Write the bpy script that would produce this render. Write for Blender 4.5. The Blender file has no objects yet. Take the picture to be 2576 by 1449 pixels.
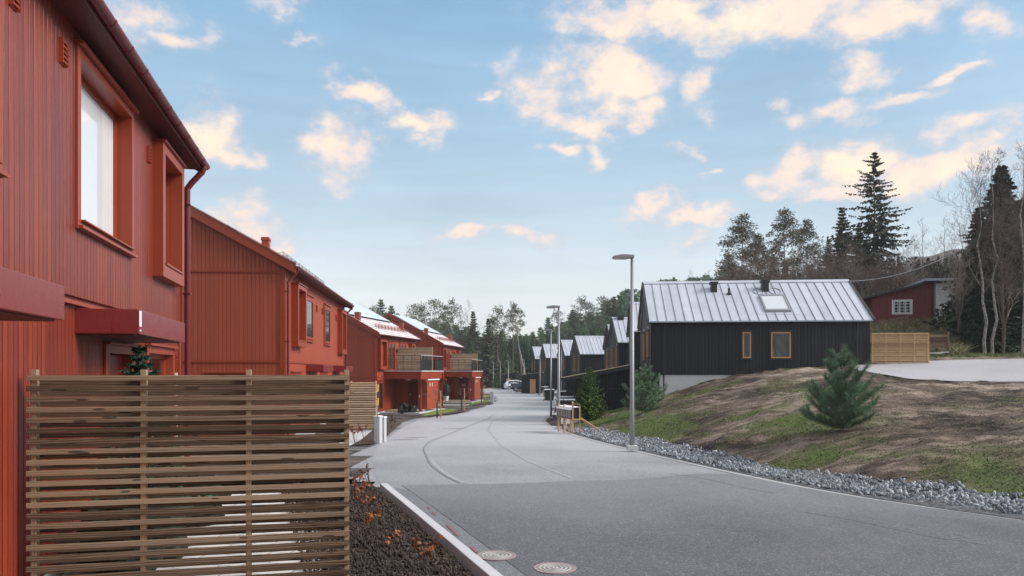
import bpy, bmesh, math, random
import numpy as np
from mathutils import Vector, noise as mnoise

random.seed(7)
S = bpy.context.scene
COL = S.collection
R = math.radians

# ------------------------------------------------------------------ camera, world, sun, exposure
F, CX, HY, CAMZ = 1860.0, 1288.0, 935.0, 2.0      # focal length and horizon of the photograph (2576 wide)
cam_d = bpy.data.cameras.new('camera')
cam = bpy.data.objects.new('camera', cam_d); COL.objects.link(cam)
cam.location = (0, 0, CAMZ); cam.rotation_euler = (R(90), 0, 0)
cam_d.sensor_width = 36; cam_d.lens = 36 * F / 2576
cam_d.shift_y = (HY - 724.5) / 2576
cam_d.clip_end = 5000; cam_d.clip_start = 0.05
S.camera = cam
S.view_settings.view_transform = 'Standard'; S.view_settings.look = 'None'
S.view_settings.exposure = 1.0; S.view_settings.gamma = 1.0
S.render.resolution_x = 1024; S.render.resolution_y = 576

SUN_EL, SUN_AZ = R(34), R(97)          # azimuth clockwise from +Y (ahead and to the right)
sl = bpy.data.lights.new('sun', 'SUN'); sl.energy = 2.3; sl.angle = R(25); sl.color = (1.0, 0.955, 0.92)
sun = bpy.data.objects.new('sun', sl); COL.objects.link(sun)
sun.rotation_euler = (R(90) - SUN_EL, 0, -SUN_AZ + R(180))
sun.location = (30, 30, 60)

def build_world():
    w = bpy.data.worlds.new('World'); S.world = w; w.use_nodes = True
    nt = w.node_tree; N = nt.nodes; L = nt.links
    bg = N['Background']; bg.inputs['Strength'].default_value = 0.1
    def nd(t, **k):
        n = N.new(t)
        for a, v in k.items(): setattr(n, a, v)
        return n
    def m(op, a, b=None, c=None, clamp=False):
        n = nd('ShaderNodeMath', operation=op); n.use_clamp = clamp
        for i, v in enumerate((a, b, c)):
            if v is None: continue
            if isinstance(v, (int, float)): n.inputs[i].default_value = v
            else: L.new(v, n.inputs[i])
        return n.outputs[0]
    sky = nd('ShaderNodeTexSky', sky_type='NISHITA'); sky.sun_disc = False
    sky.sun_elevation = SUN_EL; sky.sun_rotation = SUN_AZ; sky.air_density = 1.0; sky.dust_density = 1.5
    tc = nd('ShaderNodeTexCoord'); sp = nd('ShaderNodeSeparateXYZ'); L.new(tc.outputs['Generated'], sp.inputs[0])
    az = m('ARCTAN2', sp.outputs[0], sp.outputs[1]); el = m('ARCSINE', sp.outputs[2])
    P = nd('ShaderNodeCombineXYZ'); L.new(az, P.inputs[0]); L.new(el, P.inputs[1])
    # stretched noise (clouds are wider than tall)
    sc = nd('ShaderNodeVectorMath', operation='MULTIPLY'); sc.inputs[1].default_value = (1, 1.5, 1); L.new(P.outputs[0], sc.inputs[0])
    n1 = nd('ShaderNodeTexNoise'); n1.inputs['Scale'].default_value = 9; n1.inputs['Detail'].default_value = 7; n1.inputs['Roughness'].default_value = .58
    L.new(sc.outputs[0], n1.inputs['Vector'])
    off = nd('ShaderNodeVectorMath', operation='SUBTRACT'); L.new(n1.outputs['Color'], off.inputs[0]); off.inputs[1].default_value = (.5, .5, .5)
    mul = nd('ShaderNodeVectorMath', operation='MULTIPLY'); L.new(off.outputs[0], mul.inputs[0]); mul.inputs[1].default_value = (.16, .11, 0)
    PD = nd('ShaderNodeVectorMath', operation='ADD'); L.new(P.outputs[0], PD.inputs[0]); L.new(mul.outputs[0], PD.inputs[1])
    blobs = [  # x, y, rx, ry, thinness (in the photograph's pixels, turned into azimuth / elevation)
        (1650, 40, 230, 60, .0), (1990, 20, 330, 85, .0), (2240, 40, 230, 60, .1), (1540, 75, 130, 50, .25),
        (1350, 215, 120, 75, .5), (1560, 210, 125, 85, .0), (1480, 310, 75, 50, .0), (1390, 290, 90, 50, .35), (1640, 270, 60, 50, .2),
        (1765, 195, 52, 75, .25), (1250, 165, 50, 40, .72), (895, 215, 78, 32, .15), (940, 235, 40, 40, .45), (855, 370, 100, 75, .0), (800, 350, 60, 45, .3),
        (1040, 300, 70, 32, .1), (1090, 320, 50, 40, .5), (520, 340, 100, 75, .1), (590, 400, 60, 40, .1),
        (620, 560, 100, 50, .25), (700, 620, 70, 45, .3), (440, 120, 110, 45, .45), (520, 95, 60, 40, .55), (330, 40, 90, 60, .5),
        (700, 25, 80, 30, .55), (755, 110, 50, 20, .55), (1180, 590, 75, 32, .1), (1300, 590, 90, 28, .4),
        (1640, 512, 75, 32, .05), (1750, 545, 85, 34, .05), (1720, 600, 50, 30, .6), (1980, 440, 110, 50, .05), (2180, 420, 115, 62, .0),
        (2370, 430, 125, 58, .0), (2080, 480, 110, 34, .0), (2290, 440, 110, 50, .0),
        (2400, 180, 100, 24, .1), (2270, 238, 100, 24, .1), (2170, 180, 70, 50, .6), (2100, 290, 110, 40, .5),
        (2430, 330, 120, 45, .5), (2500, 380, 60, 30, .6), (1400, 393, 48, 18, .3), (1490, 405, 40, 34, .5), (1750, 418, 34, 16, .4),
        (2540, 60, 90, 60, .45), (1240, 250, 24, 14, .5), (1715, 360, 26, 18, .6), (2000, 260, 40, 22, .7)]
    cur = None
    for (x, y, rx, ry, k) in blobs:
        a0 = math.atan2(x - CX, F); e0 = math.atan2(HY - y, math.hypot(F, x - CX))
        sa = F / math.cos(a0) ** 2 / rx * .9; se = F / math.cos(a0) / ry * (1 + math.tan(e0) ** 2) * .9
        v = nd('ShaderNodeVectorMath', operation='MULTIPLY_ADD'); L.new(PD.outputs[0], v.inputs[0])
        v.inputs[1].default_value = (sa, se, 0); v.inputs[2].default_value = (-a0 * sa, -e0 * se, k)
        ln = nd('ShaderNodeVectorMath', operation='LENGTH'); L.new(v.outputs[0], ln.inputs[0])
        cur = ln.outputs['Value'] if cur is None else m('SMOOTH_MIN', cur, ln.outputs['Value'], .25)
    # the rest of the sky (outside the photograph): cloud cover, thickened overhead to add sheen on the near wall
    n3 = nd('ShaderNodeTexNoise'); n3.inputs['Scale'].default_value = 3.2; n3.inputs['Detail'].default_value = 3
    L.new(sc.outputs[0], n3.inputs['Vector'])
    gen = m('SUBTRACT', m('MULTIPLY_ADD', n3.outputs['Fac'], -5.0, 3.0), m('MULTIPLY', m('SUBTRACT', el, .45, clamp=True), 2.5))
    away = m('MAXIMUM', m('SUBTRACT', m('ABSOLUTE', az), .66), m('SUBTRACT', el, .52))
    bias = m('MULTIPLY', m('SUBTRACT', 1.0, m('MULTIPLY', away, 8.0, clamp=True), clamp=True), 3.0)
    cur = m('MINIMUM', cur, m('ADD', gen, bias))
    n2 = nd('ShaderNodeTexNoise'); n2.inputs['Scale'].default_value = 24; n2.inputs['Detail'].default_value = 9; n2.inputs['Roughness'].default_value = .62
    L.new(sc.outputs[0], n2.inputs['Vector'])
    d = m('ADD', cur, m('MULTIPLY', m('SUBTRACT', n2.outputs['Fac'], .5), 1.7))
    mr = nd('ShaderNodeMapRange', interpolation_type='SMOOTHSTEP'); L.new(d, mr.inputs[0])
    mr.inputs[1].default_value = 1.40; mr.inputs[2].default_value = .22; mr.inputs[3].default_value = 0; mr.inputs[4].default_value = 1
    dens = mr.outputs[0]
    # clear sky: the physical sky tinted towards the photograph's gradient
    rp = nd('ShaderNodeValToRGB'); L.new(m('MULTIPLY', el, 1.6), rp.inputs[0])
    e = rp.color_ramp.elements
    def lin(c): return tuple((v / 255 / 12.92) if v <= 10 else (((v / 255) + .055) / 1.055) ** 2.4 for v in c) + (1,)
    e[0].position = 0; e[0].color = lin((240, 241, 240)); e[1].position = 1; e[1].color = lin((122, 164, 204))
    for p_, c_ in ((.10, (236, 239, 240)), (.20, (219, 228, 233)), (.33, (190, 211, 224)), (.48, (168, 198, 220)), (.70, (144, 184, 215))):
        q = e.new(p_); q.color = lin(c_)
    x10 = nd('ShaderNodeVectorMath', operation='SCALE'); L.new(rp.outputs[0], x10.inputs[0]); x10.inputs['Scale'].default_value = 5.6
    mx = nd('ShaderNodeMix', data_type='RGBA'); mx.inputs[0].default_value = .88
    L.new(sky.outputs[0], mx.inputs[6]); L.new(x10.outputs[0], mx.inputs[7])
    # faint streaks low down and soft large variation
    st = nd('ShaderNodeVectorMath', operation='MULTIPLY'); st.inputs[1].default_value = (3, 30, 1); L.new(P.outputs[0], st.inputs[0])
    n4 = nd('ShaderNodeTexNoise'); n4.inputs['Scale'].default_value = 1.3; n4.inputs['Detail'].default_value = 5; L.new(st.outputs[0], n4.inputs['Vector'])
    stf = m('MULTIPLY_ADD', m('SUBTRACT', n4.outputs['Fac'], .5), .22, 1.0)
    stf2 = m('MULTIPLY_ADD', m('SUBTRACT', n3.outputs['Fac'], .5), .30, stf)
    sc2 = nd('ShaderNodeVectorMath', operation='SCALE'); L.new(mx.outputs[2], sc2.inputs[0]); L.new(stf2, sc2.inputs['Scale'])
    # cloud colour
    n5 = nd('ShaderNodeTexNoise'); n5.inputs['Scale'].default_value = 11; n5.inputs['Detail'].default_value = 6; n5.inputs['Roughness'].default_value = .6; L.new(P.outputs[0], n5.inputs['Vector'])
    cr = nd('ShaderNodeValToRGB'); L.new(m('MULTIPLY_ADD', dens, .42, m('MULTIPLY', n5.outputs['Fac'], .85)), cr.inputs[0])
    c = cr.color_ramp.elements
    c[0].position = .45; c[0].color = lin((188, 200, 214)); c[1].position = .95; c[1].color = lin((255, 240, 214))
    q = c.new(.64); q.color = lin((222, 216, 218)); q = c.new(.78); q.color = lin((247, 226, 212))
    cs = nd('ShaderNodeVectorMath', operation='SCALE'); hi = nd('ShaderNodeMapRange', interpolation_type='SMOOTHSTEP'); L.new(m('MAXIMUM', el, m('MULTIPLY', m('ABSOLUTE', az), .62)), hi.inputs[0]); hi.inputs[1].default_value = .46; hi.inputs[2].default_value = .62
    cool = nd('ShaderNodeMix', data_type='RGBA'); L.new(hi.outputs[0], cool.inputs[0]); L.new(cr.outputs[0], cool.inputs[6]); cool.inputs[7].default_value = lin((224, 228, 233)); L.new(cool.outputs[2], cs.inputs[0]); cs.inputs['Scale'].default_value = 5.6  # unseen clouds tinted neutral to balance the ambient light
    fin = nd('ShaderNodeMix', data_type='RGBA'); L.new(m('MULTIPLY', dens, .96), fin.inputs[0]); L.new(sc2.outputs[0], fin.inputs[6]); L.new(cs.outputs[0], fin.inputs[7])
    L.new(fin.outputs[2], bg.inputs['Color'])
    w.cycles.sampling_method = 'MANUAL'; w.cycles.sample_map_resolution = 512
build_world()

# ------------------------------------------------------------------ geometry helpers
def at(x, y, Y):
    return ((x - CX) / F * Y, Y, CAMZ + (HY - y) / F * Y)
_zk = [(-50, 0), (0, 0), (14, 0), (20, -.10), (30.5, -.36), (42, -.66), (60, -.70), (72, -.78), (95, -1.02), (140, -1.1), (300, -1.3), (2000, -1.3)]
def zr(Y):
    return float(np.interp(Y, [k[0] for k in _zk], [k[1] for k in _zk]))
def gp(x, y):
    """road-level ground point seen at photo pixel (x, y)"""
    Y = 30.
    for _ in range(60):
        Y = .5 * Y + .5 * (CAMZ - zr(Y)) * F / (y - HY)
    return ((x - CX) / F * Y, Y)

# right edge of the road as X(Y)
RE = [(40, -12), (22, -5), (14, 3), (9.2, 7.5)] + [gp(2576, 1310), gp(2300, 1277), gp(2100, 1245), gp(1900, 1205), gp(1700, 1160), gp(1590, 1134),
      gp(1500, 1112), gp(1430, 1092), gp(1385, 1072), gp(1363, 1061), gp(1371, 1051), gp(1391, 1030), gp(1398, 1015), gp(1391, 1000),
      gp(1352, 994), gp(1319, 990), gp(1280, 984), gp(1240, 979), (-14, 168), (-40, 176)]
RE.sort(key=lambda p: p[1])
LE = [(6.4, -12), (3.6, -4), (1.62, 2), gp(1215, 1449), gp(1085, 1335), gp(1000, 1262), gp(950, 1222), gp(937, 1170), gp(942, 1130), gp(972, 1106), gp(1015, 1074),
      gp(1060, 1054), gp(1166, 1041), gp(1238, 1018), gp(1255, 1007), gp(1248, 996), gp(1232, 987), (-9, 128), (-22, 146), (-40, 152)]
LE.sort(key=lambda p: p[1])
def xe(Y): return float(np.interp(Y, [p[1] for p in RE], [p[0] for p in RE]))
def xl(Y): return float(np.interp(Y, [p[1] for p in LE], [p[0] for p in LE]))

# mound on the right: control points (photo x, y, depth)
_mp = [(2118, 1085, 16.7), (2060, 927, 33), (1900, 940, 34.6), (1800, 956, 35), (1700, 985, 35.3), (1660, 999, 35.6), (1570, 1027, 39.5), (1508, 1039, 39.5), (1450, 1046, 39.5),
       (1625, 1039, 30), (1600, 1062, 26), (1600, 1112, 20.6), (1490, 1083, 26), (1800, 1050, 22.5), (1800, 1000, 28), (1800, 1148, 17.2), (1700, 1080, 22.5), (1700, 1130, 18.8), (1700, 1030, 28), (2000, 1183, 15),
       (2000, 1100, 17.2), (2000, 1000, 23), (2000, 950, 30), (2300, 1150, 13.5), (2300, 1050, 17), (2300, 982, 22.5), (2300, 955, 28), (2300, 922, 34),
       (2300, 1222, 11.9), (2576, 1262, 10.9), (2576, 1200, 12.2), (2576, 1100, 15), (2576, 1005, 20), (2576, 966, 25), (2576, 903, 36), (2400, 906, 36), (2190, 916, 35.2),
       (2100, 922, 35.2), (2800, 1250, 9.5), (2800, 1050, 14), (2800, 880, 36)]
MP = [at(*p) for p in _mp] + [(16.5, 41, 3.3), (20, 40, 3.3), (27.5, 56, 5.4), (33.5, 58.5, 6.4), (23, 47, 3.9), (30, 44, 3.2), (26, 42, 2.9), (35, 45, 3.4), (6.9, 43, .2), (7.4, 50, -.2), (8, 60, -.4), (8.5, 72, -.5),
      (9, 90, -.7), (8, 110, -.9), (6, 130, -1.0), (17, 50, 3.6), (19, 62, 4.5), (18, 75, 4.2), (18, 95, 4.0), (16, 125, 3.0), (30, 80, 9), (30, 110, 9), (50, 70, 11), (60, 110, 14), (36, 150, 7), (14, 160, 0), (4, 150, -1.1),
      (5.2, 36, 0.0), (4.4, 33, -.1), (90, 90, 17), (90, 30, 7), (60, 20, 4), (40, 12, 2.2), (30, 3, 1.6), (46, 38, 5), (70, 170, 14), (120, 200, 16)]
for Yq in (1, 5, 8, 10.5, 12, 14, 16, 18, 20, 23, 26, 29, 33, 37, 45, 55, 65, 80, 95, 110, 125):
    MP.append((xe(Yq) + (1.15 if Yq < 30 else .6), Yq, zr(Yq) + .02))
_A = np.array(MP); _n = len(_A)
_D = np.linalg.norm(_A[:, None, :2] - _A[None, :, :2], axis=2)
_M = np.zeros((_n + 3, _n + 3)); _M[:_n, :_n] = _D; _M[:_n, _n] = 1; _M[:_n, _n + 1:] = _A[:, :2]; _M[_n:, :_n] = _M[:_n, _n:].T
_W = np.linalg.solve(_M, np.concatenate([_A[:, 2], [0, 0, 0]]))
def tps(X, Y):
    X = np.asarray(X, float); Y = np.asarray(Y, float)
    out = np.empty(X.size); xf = X.ravel(); yf = Y.ravel()
    for i in range(0, X.size, 20000):
        d = np.hypot(xf[i:i + 20000, None] - _A[None, :, 0], yf[i:i + 20000, None] - _A[None, :, 1])
        out[i:i + 20000] = d @ _W[:_n] + _W[_n] + _W[_n + 1] * xf[i:i + 20000] + _W[_n + 2] * yf[i:i + 20000]
    return out.reshape(X.shape)
_ry = np.array([p[1] for p in RE]); _rx = np.array([p[0] for p in RE])
_ly = np.array([p[1] for p in LE]); _lx = np.array([p[0] for p in LE])
def sstep(t): t = np.clip(t, 0, 1); return t * t * (3 - 2 * t)
def HG(X, Y):
    """height of the place's surface (vectorised)"""
    X = np.asarray(X, float); Y = np.asarray(Y, float)
    base = np.interp(Y, [k[0] for k in _zk], [k[1] for k in _zk])
    xr = np.interp(Y, _ry, _rx)
    w = sstep((X - xr - .35) / 1.0)
    far = sstep((np.hypot(X - 20, Y - 60) - 170) / 80)
    z = np.clip(tps(X, Y), base - .1, 22)
    z = z * (1 - far) + 6 * far
    return base * (1 - w) + z * w
def H1(x, y): return float(HG(np.array([x]), np.array([y]))[0])

class MB:
    def __init__(s): s.v = []; s.f = []; s.m = []
    def add(s, vs, fs, m=0):
        o = len(s.v); s.v += [tuple(p) for p in vs]; s.f += [tuple(i + o for i in f) for f in fs]; s.m += [m] * len(fs)
    def box(s, x0, x1, y0, y1, z0, z1, m=0):
        if x0 > x1: x0, x1 = x1, x0
        if y0 > y1: y0, y1 = y1, y0
        if z0 > z1: z0, z1 = z1, z0
        s.add([(x0, y0, z0), (x1, y0, z0), (x1, y1, z0), (x0, y1, z0), (x0, y0, z1), (x1, y0, z1), (x1, y1, z1), (x0, y1, z1)],
              [(0, 3, 2, 1), (4, 5, 6, 7), (0, 1, 5, 4), (1, 2, 6, 5), (2, 3, 7, 6), (3, 0, 4, 7)], m)
    def prism(s, poly, axis, a, b, m=0):
        """poly: list of 2D points; axis 'x' -> (y,z), 'y' -> (x,z), 'z' -> (x,y)"""
        def P(p, t): return {'x': (t, p[0], p[1]), 'y': (p[0], t, p[1]), 'z': (p[0], p[1], t)}[axis]
        n = len(poly)
        fs = [tuple(range(n))[::-1], tuple(range(n, 2 * n))] + [(i, (i + 1) % n, n + (i + 1) % n, n + i) for i in range(n)]
        s.add([P(p, a) for p in poly] + [P(p, b) for p in poly], fs, m)
    def tube(s, pts, rad, n=8, m=0, cap=True):
        pts = [Vector(p) for p in pts]
        if not hasattr(rad, '__len__'): rad = [rad] * len(pts)
        vs = []; prev = None
        for i, p in enumerate(pts):
            if i == 0: d = pts[1] - p
            elif i == len(pts) - 1: d = p - pts[i - 1]
            else: d = (pts[i + 1] - p).normalized() + (p - pts[i - 1]).normalized()
            if d.length < 1e-9: d = Vector((0, 0, 1))
            d.normalize()
            if prev is None:
                u = d.orthogonal().normalized()
            else:
                u = prev - d * prev.dot(d)
                u = u.normalized() if u.length > 1e-6 else d.orthogonal().normalized()
            prev = u; w = d.cross(u)
            for k in range(n):
                a = 2 * math.pi * k / n
                vs.append(p + (u * math.cos(a) + w * math.sin(a)) * rad[i])
        fs = []
        for i in range(len(pts) - 1):
            for k in range(n):
                a = i * n + k; b = i * n + (k + 1) % n
                fs.append((a, b, b + n, a + n))
        if cap: fs.append(tuple(range(n))[::-1]); fs.append(tuple(range((len(pts) - 1) * n, len(pts) * n)))
        s.add(vs, fs, m)
    def beam(s, a, b, w, h, m=0, up=(0, 0, 1)):
        a = Vector(a); b = Vector(b); d = (b - a).normalized(); side = d.cross(Vector(up))
        if side.length < 1e-6: side = Vector((1, 0, 0))
        side.normalize(); u = side.cross(d)
        vs = [p + side * (w / 2 * i) + u * (h / 2 * j) for p in (a, b) for i, j in ((-1, -1), (1, -1), (1, 1), (-1, 1))]
        s.add(vs, [(0, 1, 2, 3), (7, 6, 5, 4), (0, 4, 5, 1), (1, 5, 6, 2), (2, 6, 7, 3), (3, 7, 4, 0)], m)
    def build(s, name, mats, parent=None, dz=0, smooth=False, bevel=0):
        me = bpy.data.meshes.new(name)
        v = s.v if not dz else [(p[0], p[1], p[2] + dz) for p in s.v]
        me.from_pydata(v, [], s.f)
        if not isinstance(mats, (list, tuple)): mats = [mats]
        for mm in mats: me.materials.append(mm)
        if len(mats) > 1: me.polygons.foreach_set('material_index', s.m)
        me.update()
        bm = bmesh.new(); bm.from_mesh(me); bmesh.ops.recalc_face_normals(bm, faces=bm.faces); bm.to_mesh(me); bm.free()
        if smooth: me.polygons.foreach_set('use_smooth', [True] * len(me.polygons))
        o = bpy.data.objects.new(name, me); COL.objects.link(o)
        if parent: o.parent = parent
        if bevel:
            b = o.modifiers.new('bevel', 'BEVEL'); b.width = bevel; b.segments = 2; b.limit_method = 'ANGLE'
        return o

def np_mesh(name, V, Fc, mats, parent=None, nv=3, mi=None):
    """fast mesh from numpy arrays: V (n,3), Fc (m,nv)"""
    me = bpy.data.meshes.new(name)
    V = np.asarray(V, np.float32); Fc = np.asarray(Fc, np.int32)
    me.vertices.add(len(V)); me.vertices.foreach_set('co', V.ravel())
    me.loops.add(Fc.size); me.loops.foreach_set('vertex_index', Fc.ravel())
    me.polygons.add(len(Fc)); me.polygons.foreach_set('loop_start', np.arange(0, Fc.size, nv, dtype=np.int32))
    if not isinstance(mats, (list, tuple)): mats = [mats]
    for mm in mats: me.materials.append(mm)
    if mi is not None: me.polygons.foreach_set('material_index', mi)
    me.update(calc_edges=True)
    o = bpy.data.objects.new(name, me); COL.objects.link(o)
    if parent: o.parent = parent
    return o

def tag(o, label=None, cat=None, group=None, kind=None):
    if label: o['label'] = label
    if cat: o['category'] = cat
    if group: o['group'] = group
    if kind: o['kind'] = kind
    return o
def thing(name, loc, ang, label, cat, group=None):
    o = bpy.data.objects.new(name, None); COL.objects.link(o); o.empty_display_size = .3
    o.location = loc; o.rotation_euler = (0, 0, ang)
    return tag(o, label, cat, group)
KIDS = {}
def copy_tree(o, parent=None):
    c = o.copy(); COL.objects.link(c); c.parent = parent
    for ch in list(o.children): copy_tree(ch, c)
    return c

# ------------------------------------------------------------------ materials
class MT:
    def __init__(s, name, base=(.5, .5, .5), rough=.6, metal=0., spec=.5):
        s.m = bpy.data.materials.new(name); s.m.use_nodes = True; s.nt = s.m.node_tree
        s.b = s.nt.nodes['Principled BSDF']
        s.b.inputs['Base Color'].default_value = (*base, 1); s.b.inputs['Roughness'].default_value = rough
        s.b.inputs['Metallic'].default_value = metal; s.b.inputs['Specular IOR Level'].default_value = spec
        s.tc = None
    def n(s, t, **k):
        x = s.nt.nodes.new(t)
        for a, v in k.items(): setattr(x, a, v)
        return x
    def l(s, a, b): s.nt.links.new(a, b)
    def co(s, kind='Object'):
        if s.tc is None: s.tc = s.n('ShaderNodeTexCoord')
        return s.tc.outputs[kind]
    def scl(s, v, sc):
        x = s.n('ShaderNodeMapping'); x.inputs['Scale'].default_value = sc; s.l(v, x.inputs[0]); return x.outputs[0]
    def noise(s, v, scale, detail=4, rough=.55, out='Fac'):
        x = s.n('ShaderNodeTexNoise'); x.inputs['Scale'].default_value = scale; x.inputs['Detail'].default_value = detail; x.inputs['Roughness'].default_value = rough
        s.l(v, x.inputs['Vector']); return x.outputs[out]
    def math(s, op, a, b=None, c=None, clamp=False):
        x = s.n('ShaderNodeMath', operation=op); x.use_clamp = clamp
        for i, v in enumerate((a, b, c)):
            if v is None: continue
            if isinstance(v, (int, float)): x.inputs[i].default_value = v
            else: s.l(v, x.inputs[i])
        return x.outputs[0]
    def ramp(s, f, stops):
        x = s.n('ShaderNodeValToRGB'); s.l(f, x.inputs[0]); e = x.color_ramp.elements
        e[0].position, e[0].color = stops[0][0], (*stops[0][1], 1); e[1].position, e[1].color = stops[-1][0], (*stops[-1][1], 1)
        for p, c in stops[1:-1]: q = e.new(p); q.color = (*c, 1)
        return x.outputs[0]
    def mix(s, f, a, b, mode='MIX'):
        x = s.n('ShaderNodeMix', data_type='RGBA', blend_type=mode)
        for i, v in ((0, f), (6, a), (7, b)):
            if isinstance(v, (int, float)): x.inputs[i].default_value = v
            elif isinstance(v, tuple): x.inputs[i].default_value = (*v, 1)
            else: s.l(v, x.inputs[i])
        return x.outputs[2]
    def color(s, c): s.l(c, s.b.inputs['Base Color']); return s
    def rough(s, c): s.l(c, s.b.inputs['Roughness']); return s
    def bump(s, h, strength=.5, dist=.01):
        x = s.n('ShaderNodeBump'); x.inputs['Strength'].default_value = strength; x.inputs['Distance'].default_value = dist
        s.l(h, x.inputs['Height']); s.l(x.outputs[0], s.b.inputs['Normal']); return s

def board_mat(name, base, dark, pitch, rough, groove=.10, tone_shift=.3, spec=.5, tone=.25, coat=0.):
    """vertical boards, running along local x on side walls and along local y on gables"""
    t = MT(name, base, rough, spec=spec)
    t.b.inputs['Coat Weight'].default_value = coat; t.b.inputs['Coat Roughness'].default_value = .22
    sp = t.n('ShaderNodeSeparateXYZ'); t.l(t.co(), sp.inputs[0])
    sn = t.n('ShaderNodeSeparateXYZ'); t.l(t.co('Normal'), sn.inputs[0])
    isg = t.math('GREATER_THAN', t.math('ABSOLUTE', sn.outputs[0]), .5)
    u = t.math('ADD', t.math('MULTIPLY', sp.outputs[0], t.math('SUBTRACT', 1.0, isg)), t.math('MULTIPLY', sp.outputs[1], isg))
    k = t.math('DIVIDE', u, pitch); fl = t.math('FLOOR', k); fr = t.math('FRACT', k)
    # profile: 1 on the board, 0 in the groove
    edge = t.math('MINIMUM', fr, t.math('SUBTRACT', 1.0, fr))
    prof = t.n('ShaderNodeMapRange', interpolation_type='SMOOTHSTEP'); t.l(edge, prof.inputs[0]); prof.inputs[1].default_value = 0.0; prof.inputs[2].default_value = groove
    cb = t.n('ShaderNodeCombineXYZ'); t.l(fl, cb.inputs[0])
    wn = t.n('ShaderNodeTexWhiteNoise', noise_dimensions='3D'); t.l(cb.outputs[0], wn.inputs[0])
    cv = t.n('ShaderNodeCombineXYZ'); t.l(t.math('MULTIPLY', u, 40.), cv.inputs[0]); t.l(t.math('MULTIPLY_ADD', wn.outputs[0], 9., t.math('MULTIPLY', sp.outputs[2], 2.2)), cv.inputs[2])
    gr = t.noise(cv.outputs[0], 1.5, 6, .65)
    big = t.noise(t.co(), .9, 3)
    tonef = t.math('ADD', t.math('MULTIPLY', wn.outputs[0], tone), t.math('MULTIPLY', gr, tone_shift))
    tonef = t.math('ADD', tonef, t.math('MULTIPLY', big, .25))
    c1 = t.mix(t.math('MULTIPLY', tonef, 1.1, clamp=True), base, dark)
    c2 = t.mix(prof.outputs[0], tuple(v * .25 for v in dark), c1)
    t.color(c2)
    t.rough(t.math('MULTIPLY_ADD', gr, .35, rough - .15))
    fine = t.noise(t.scl(t.co(), (60, 60, 14)), 2.2, 4, .7)
    h = t.math('ADD', prof.outputs[0], t.math('ADD', t.math('MULTIPLY', gr, .22), t.math('MULTIPLY', fine, .10)))
    t.bump(h, 1.0, .012)
    if coat: t.l(t.b.inputs['Normal'].links[0].from_socket, t.b.inputs['Coat Normal'])
    return t.m
RED = (.42, .062, .016); RED_D = (.16, .016, .006)
M_red = board_mat('red_boards', RED, RED_D, .10, .42, groove=.13, spec=.5, tone_shift=.9, tone=.3, coat=.22)
M_redg = board_mat('red_boards_far', (.40, .072, .026), (.24, .036, .014), .12, .5, groove=.10, tone=.35)
M_barn = board_mat('barn_boards', (.20, .026, .030), (.12, .015, .018), .19, .7, groove=.12)
M_black = board_mat('black_boards', (.017, .018, .022), (.007, .0075, .009), .16, .5, groove=.2, spec=.35, tone=.6)

def trim_mat(name, base, rough, nz=.15, spec=.5, metal=0.):
    t = MT(name, base, rough, metal, spec)
    f = t.noise(t.co(), 3.0, 5, .6); g = t.noise(t.scl(t.co(), (30, 30, 8)), 1.0, 4, .6)
    d = tuple(v * (1 - nz * 2) for v in base)
    t.color(t.mix(t.math('MULTIPLY', t.math('ADD', f, g), .5), base, d)); t.rough(t.math('MULTIPLY_ADD', g, .2, rough - .1)); t.bump(g, .25, .004)
    return t.m
M_rtrim = trim_mat('red_trim', (.31, .050, .018), .36)
M_rmetal = trim_mat('red_sheet_metal', (.20, .018, .018), .30, .08, spec=.9)
M_rgutter = trim_mat('dark_red_gutter', (.13, .014, .016), .3, .08)
M_btrim = trim_mat('black_trim', (.022, .023, .026), .45)
M_bgutter = trim_mat('black_gutter', (.015, .016, .018), .35)
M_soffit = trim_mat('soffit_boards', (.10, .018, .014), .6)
M_white = trim_mat('white_paint', (.72, .72, .70), .5, .04)
M_grey = trim_mat('galvanised_grey', (.30, .31, .33), .45, .12, metal=.3)
M_cab = trim_mat('cabinet_grey', (.48, .50, .52), .5, .06)
M_dark = trim_mat('dark_plastic', (.02, .021, .022), .4)
M_green = trim_mat('green_plastic', (.02, .05, .035), .45)
M_bin = trim_mat('brown_grey_plastic', (.055, .05, .052), .5)
M_frame = trim_mat('tan_window_frame', (.50, .27, .11), .5, .08)
M_tandoor = trim_mat('tan_door', (.55, .31, .15), .55, .05)
M_reddoor = trim_mat('red_door', (.17, .016, .013), .4, .06)
M_snow = trim_mat('frost', (.80, .81, .84), .8, .03)
M_interior = MT('room_dark', (.05, .045, .045), .9).m
M_curtain = trim_mat('curtain_cloth', (.62, .60, .60), .9, .12)
M_yellow = trim_mat('yellow_paint', (.75, .48, .03), .5, .05)
M_concrete = None
def concrete(name, c, sc=1.0):
    t = MT(name, c, .85)
    f = t.noise(t.co(), 1.3 * sc, 5, .6); g = t.noise(t.co(), 40 * sc, 3, .6)
    t.color(t.mix(t.math('MULTIPLY_ADD', f, .7, t.math('MULTIPLY', g, .3)), tuple(v * 1.12 for v in c), tuple(v * .78 for v in c))); t.bump(g, .3, .004)
    return t.m
M_concrete = concrete('concrete', (.52, .52, .53)); M_kerb = concrete('kerb_stone', (.50, .50, .52), 2)
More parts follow.
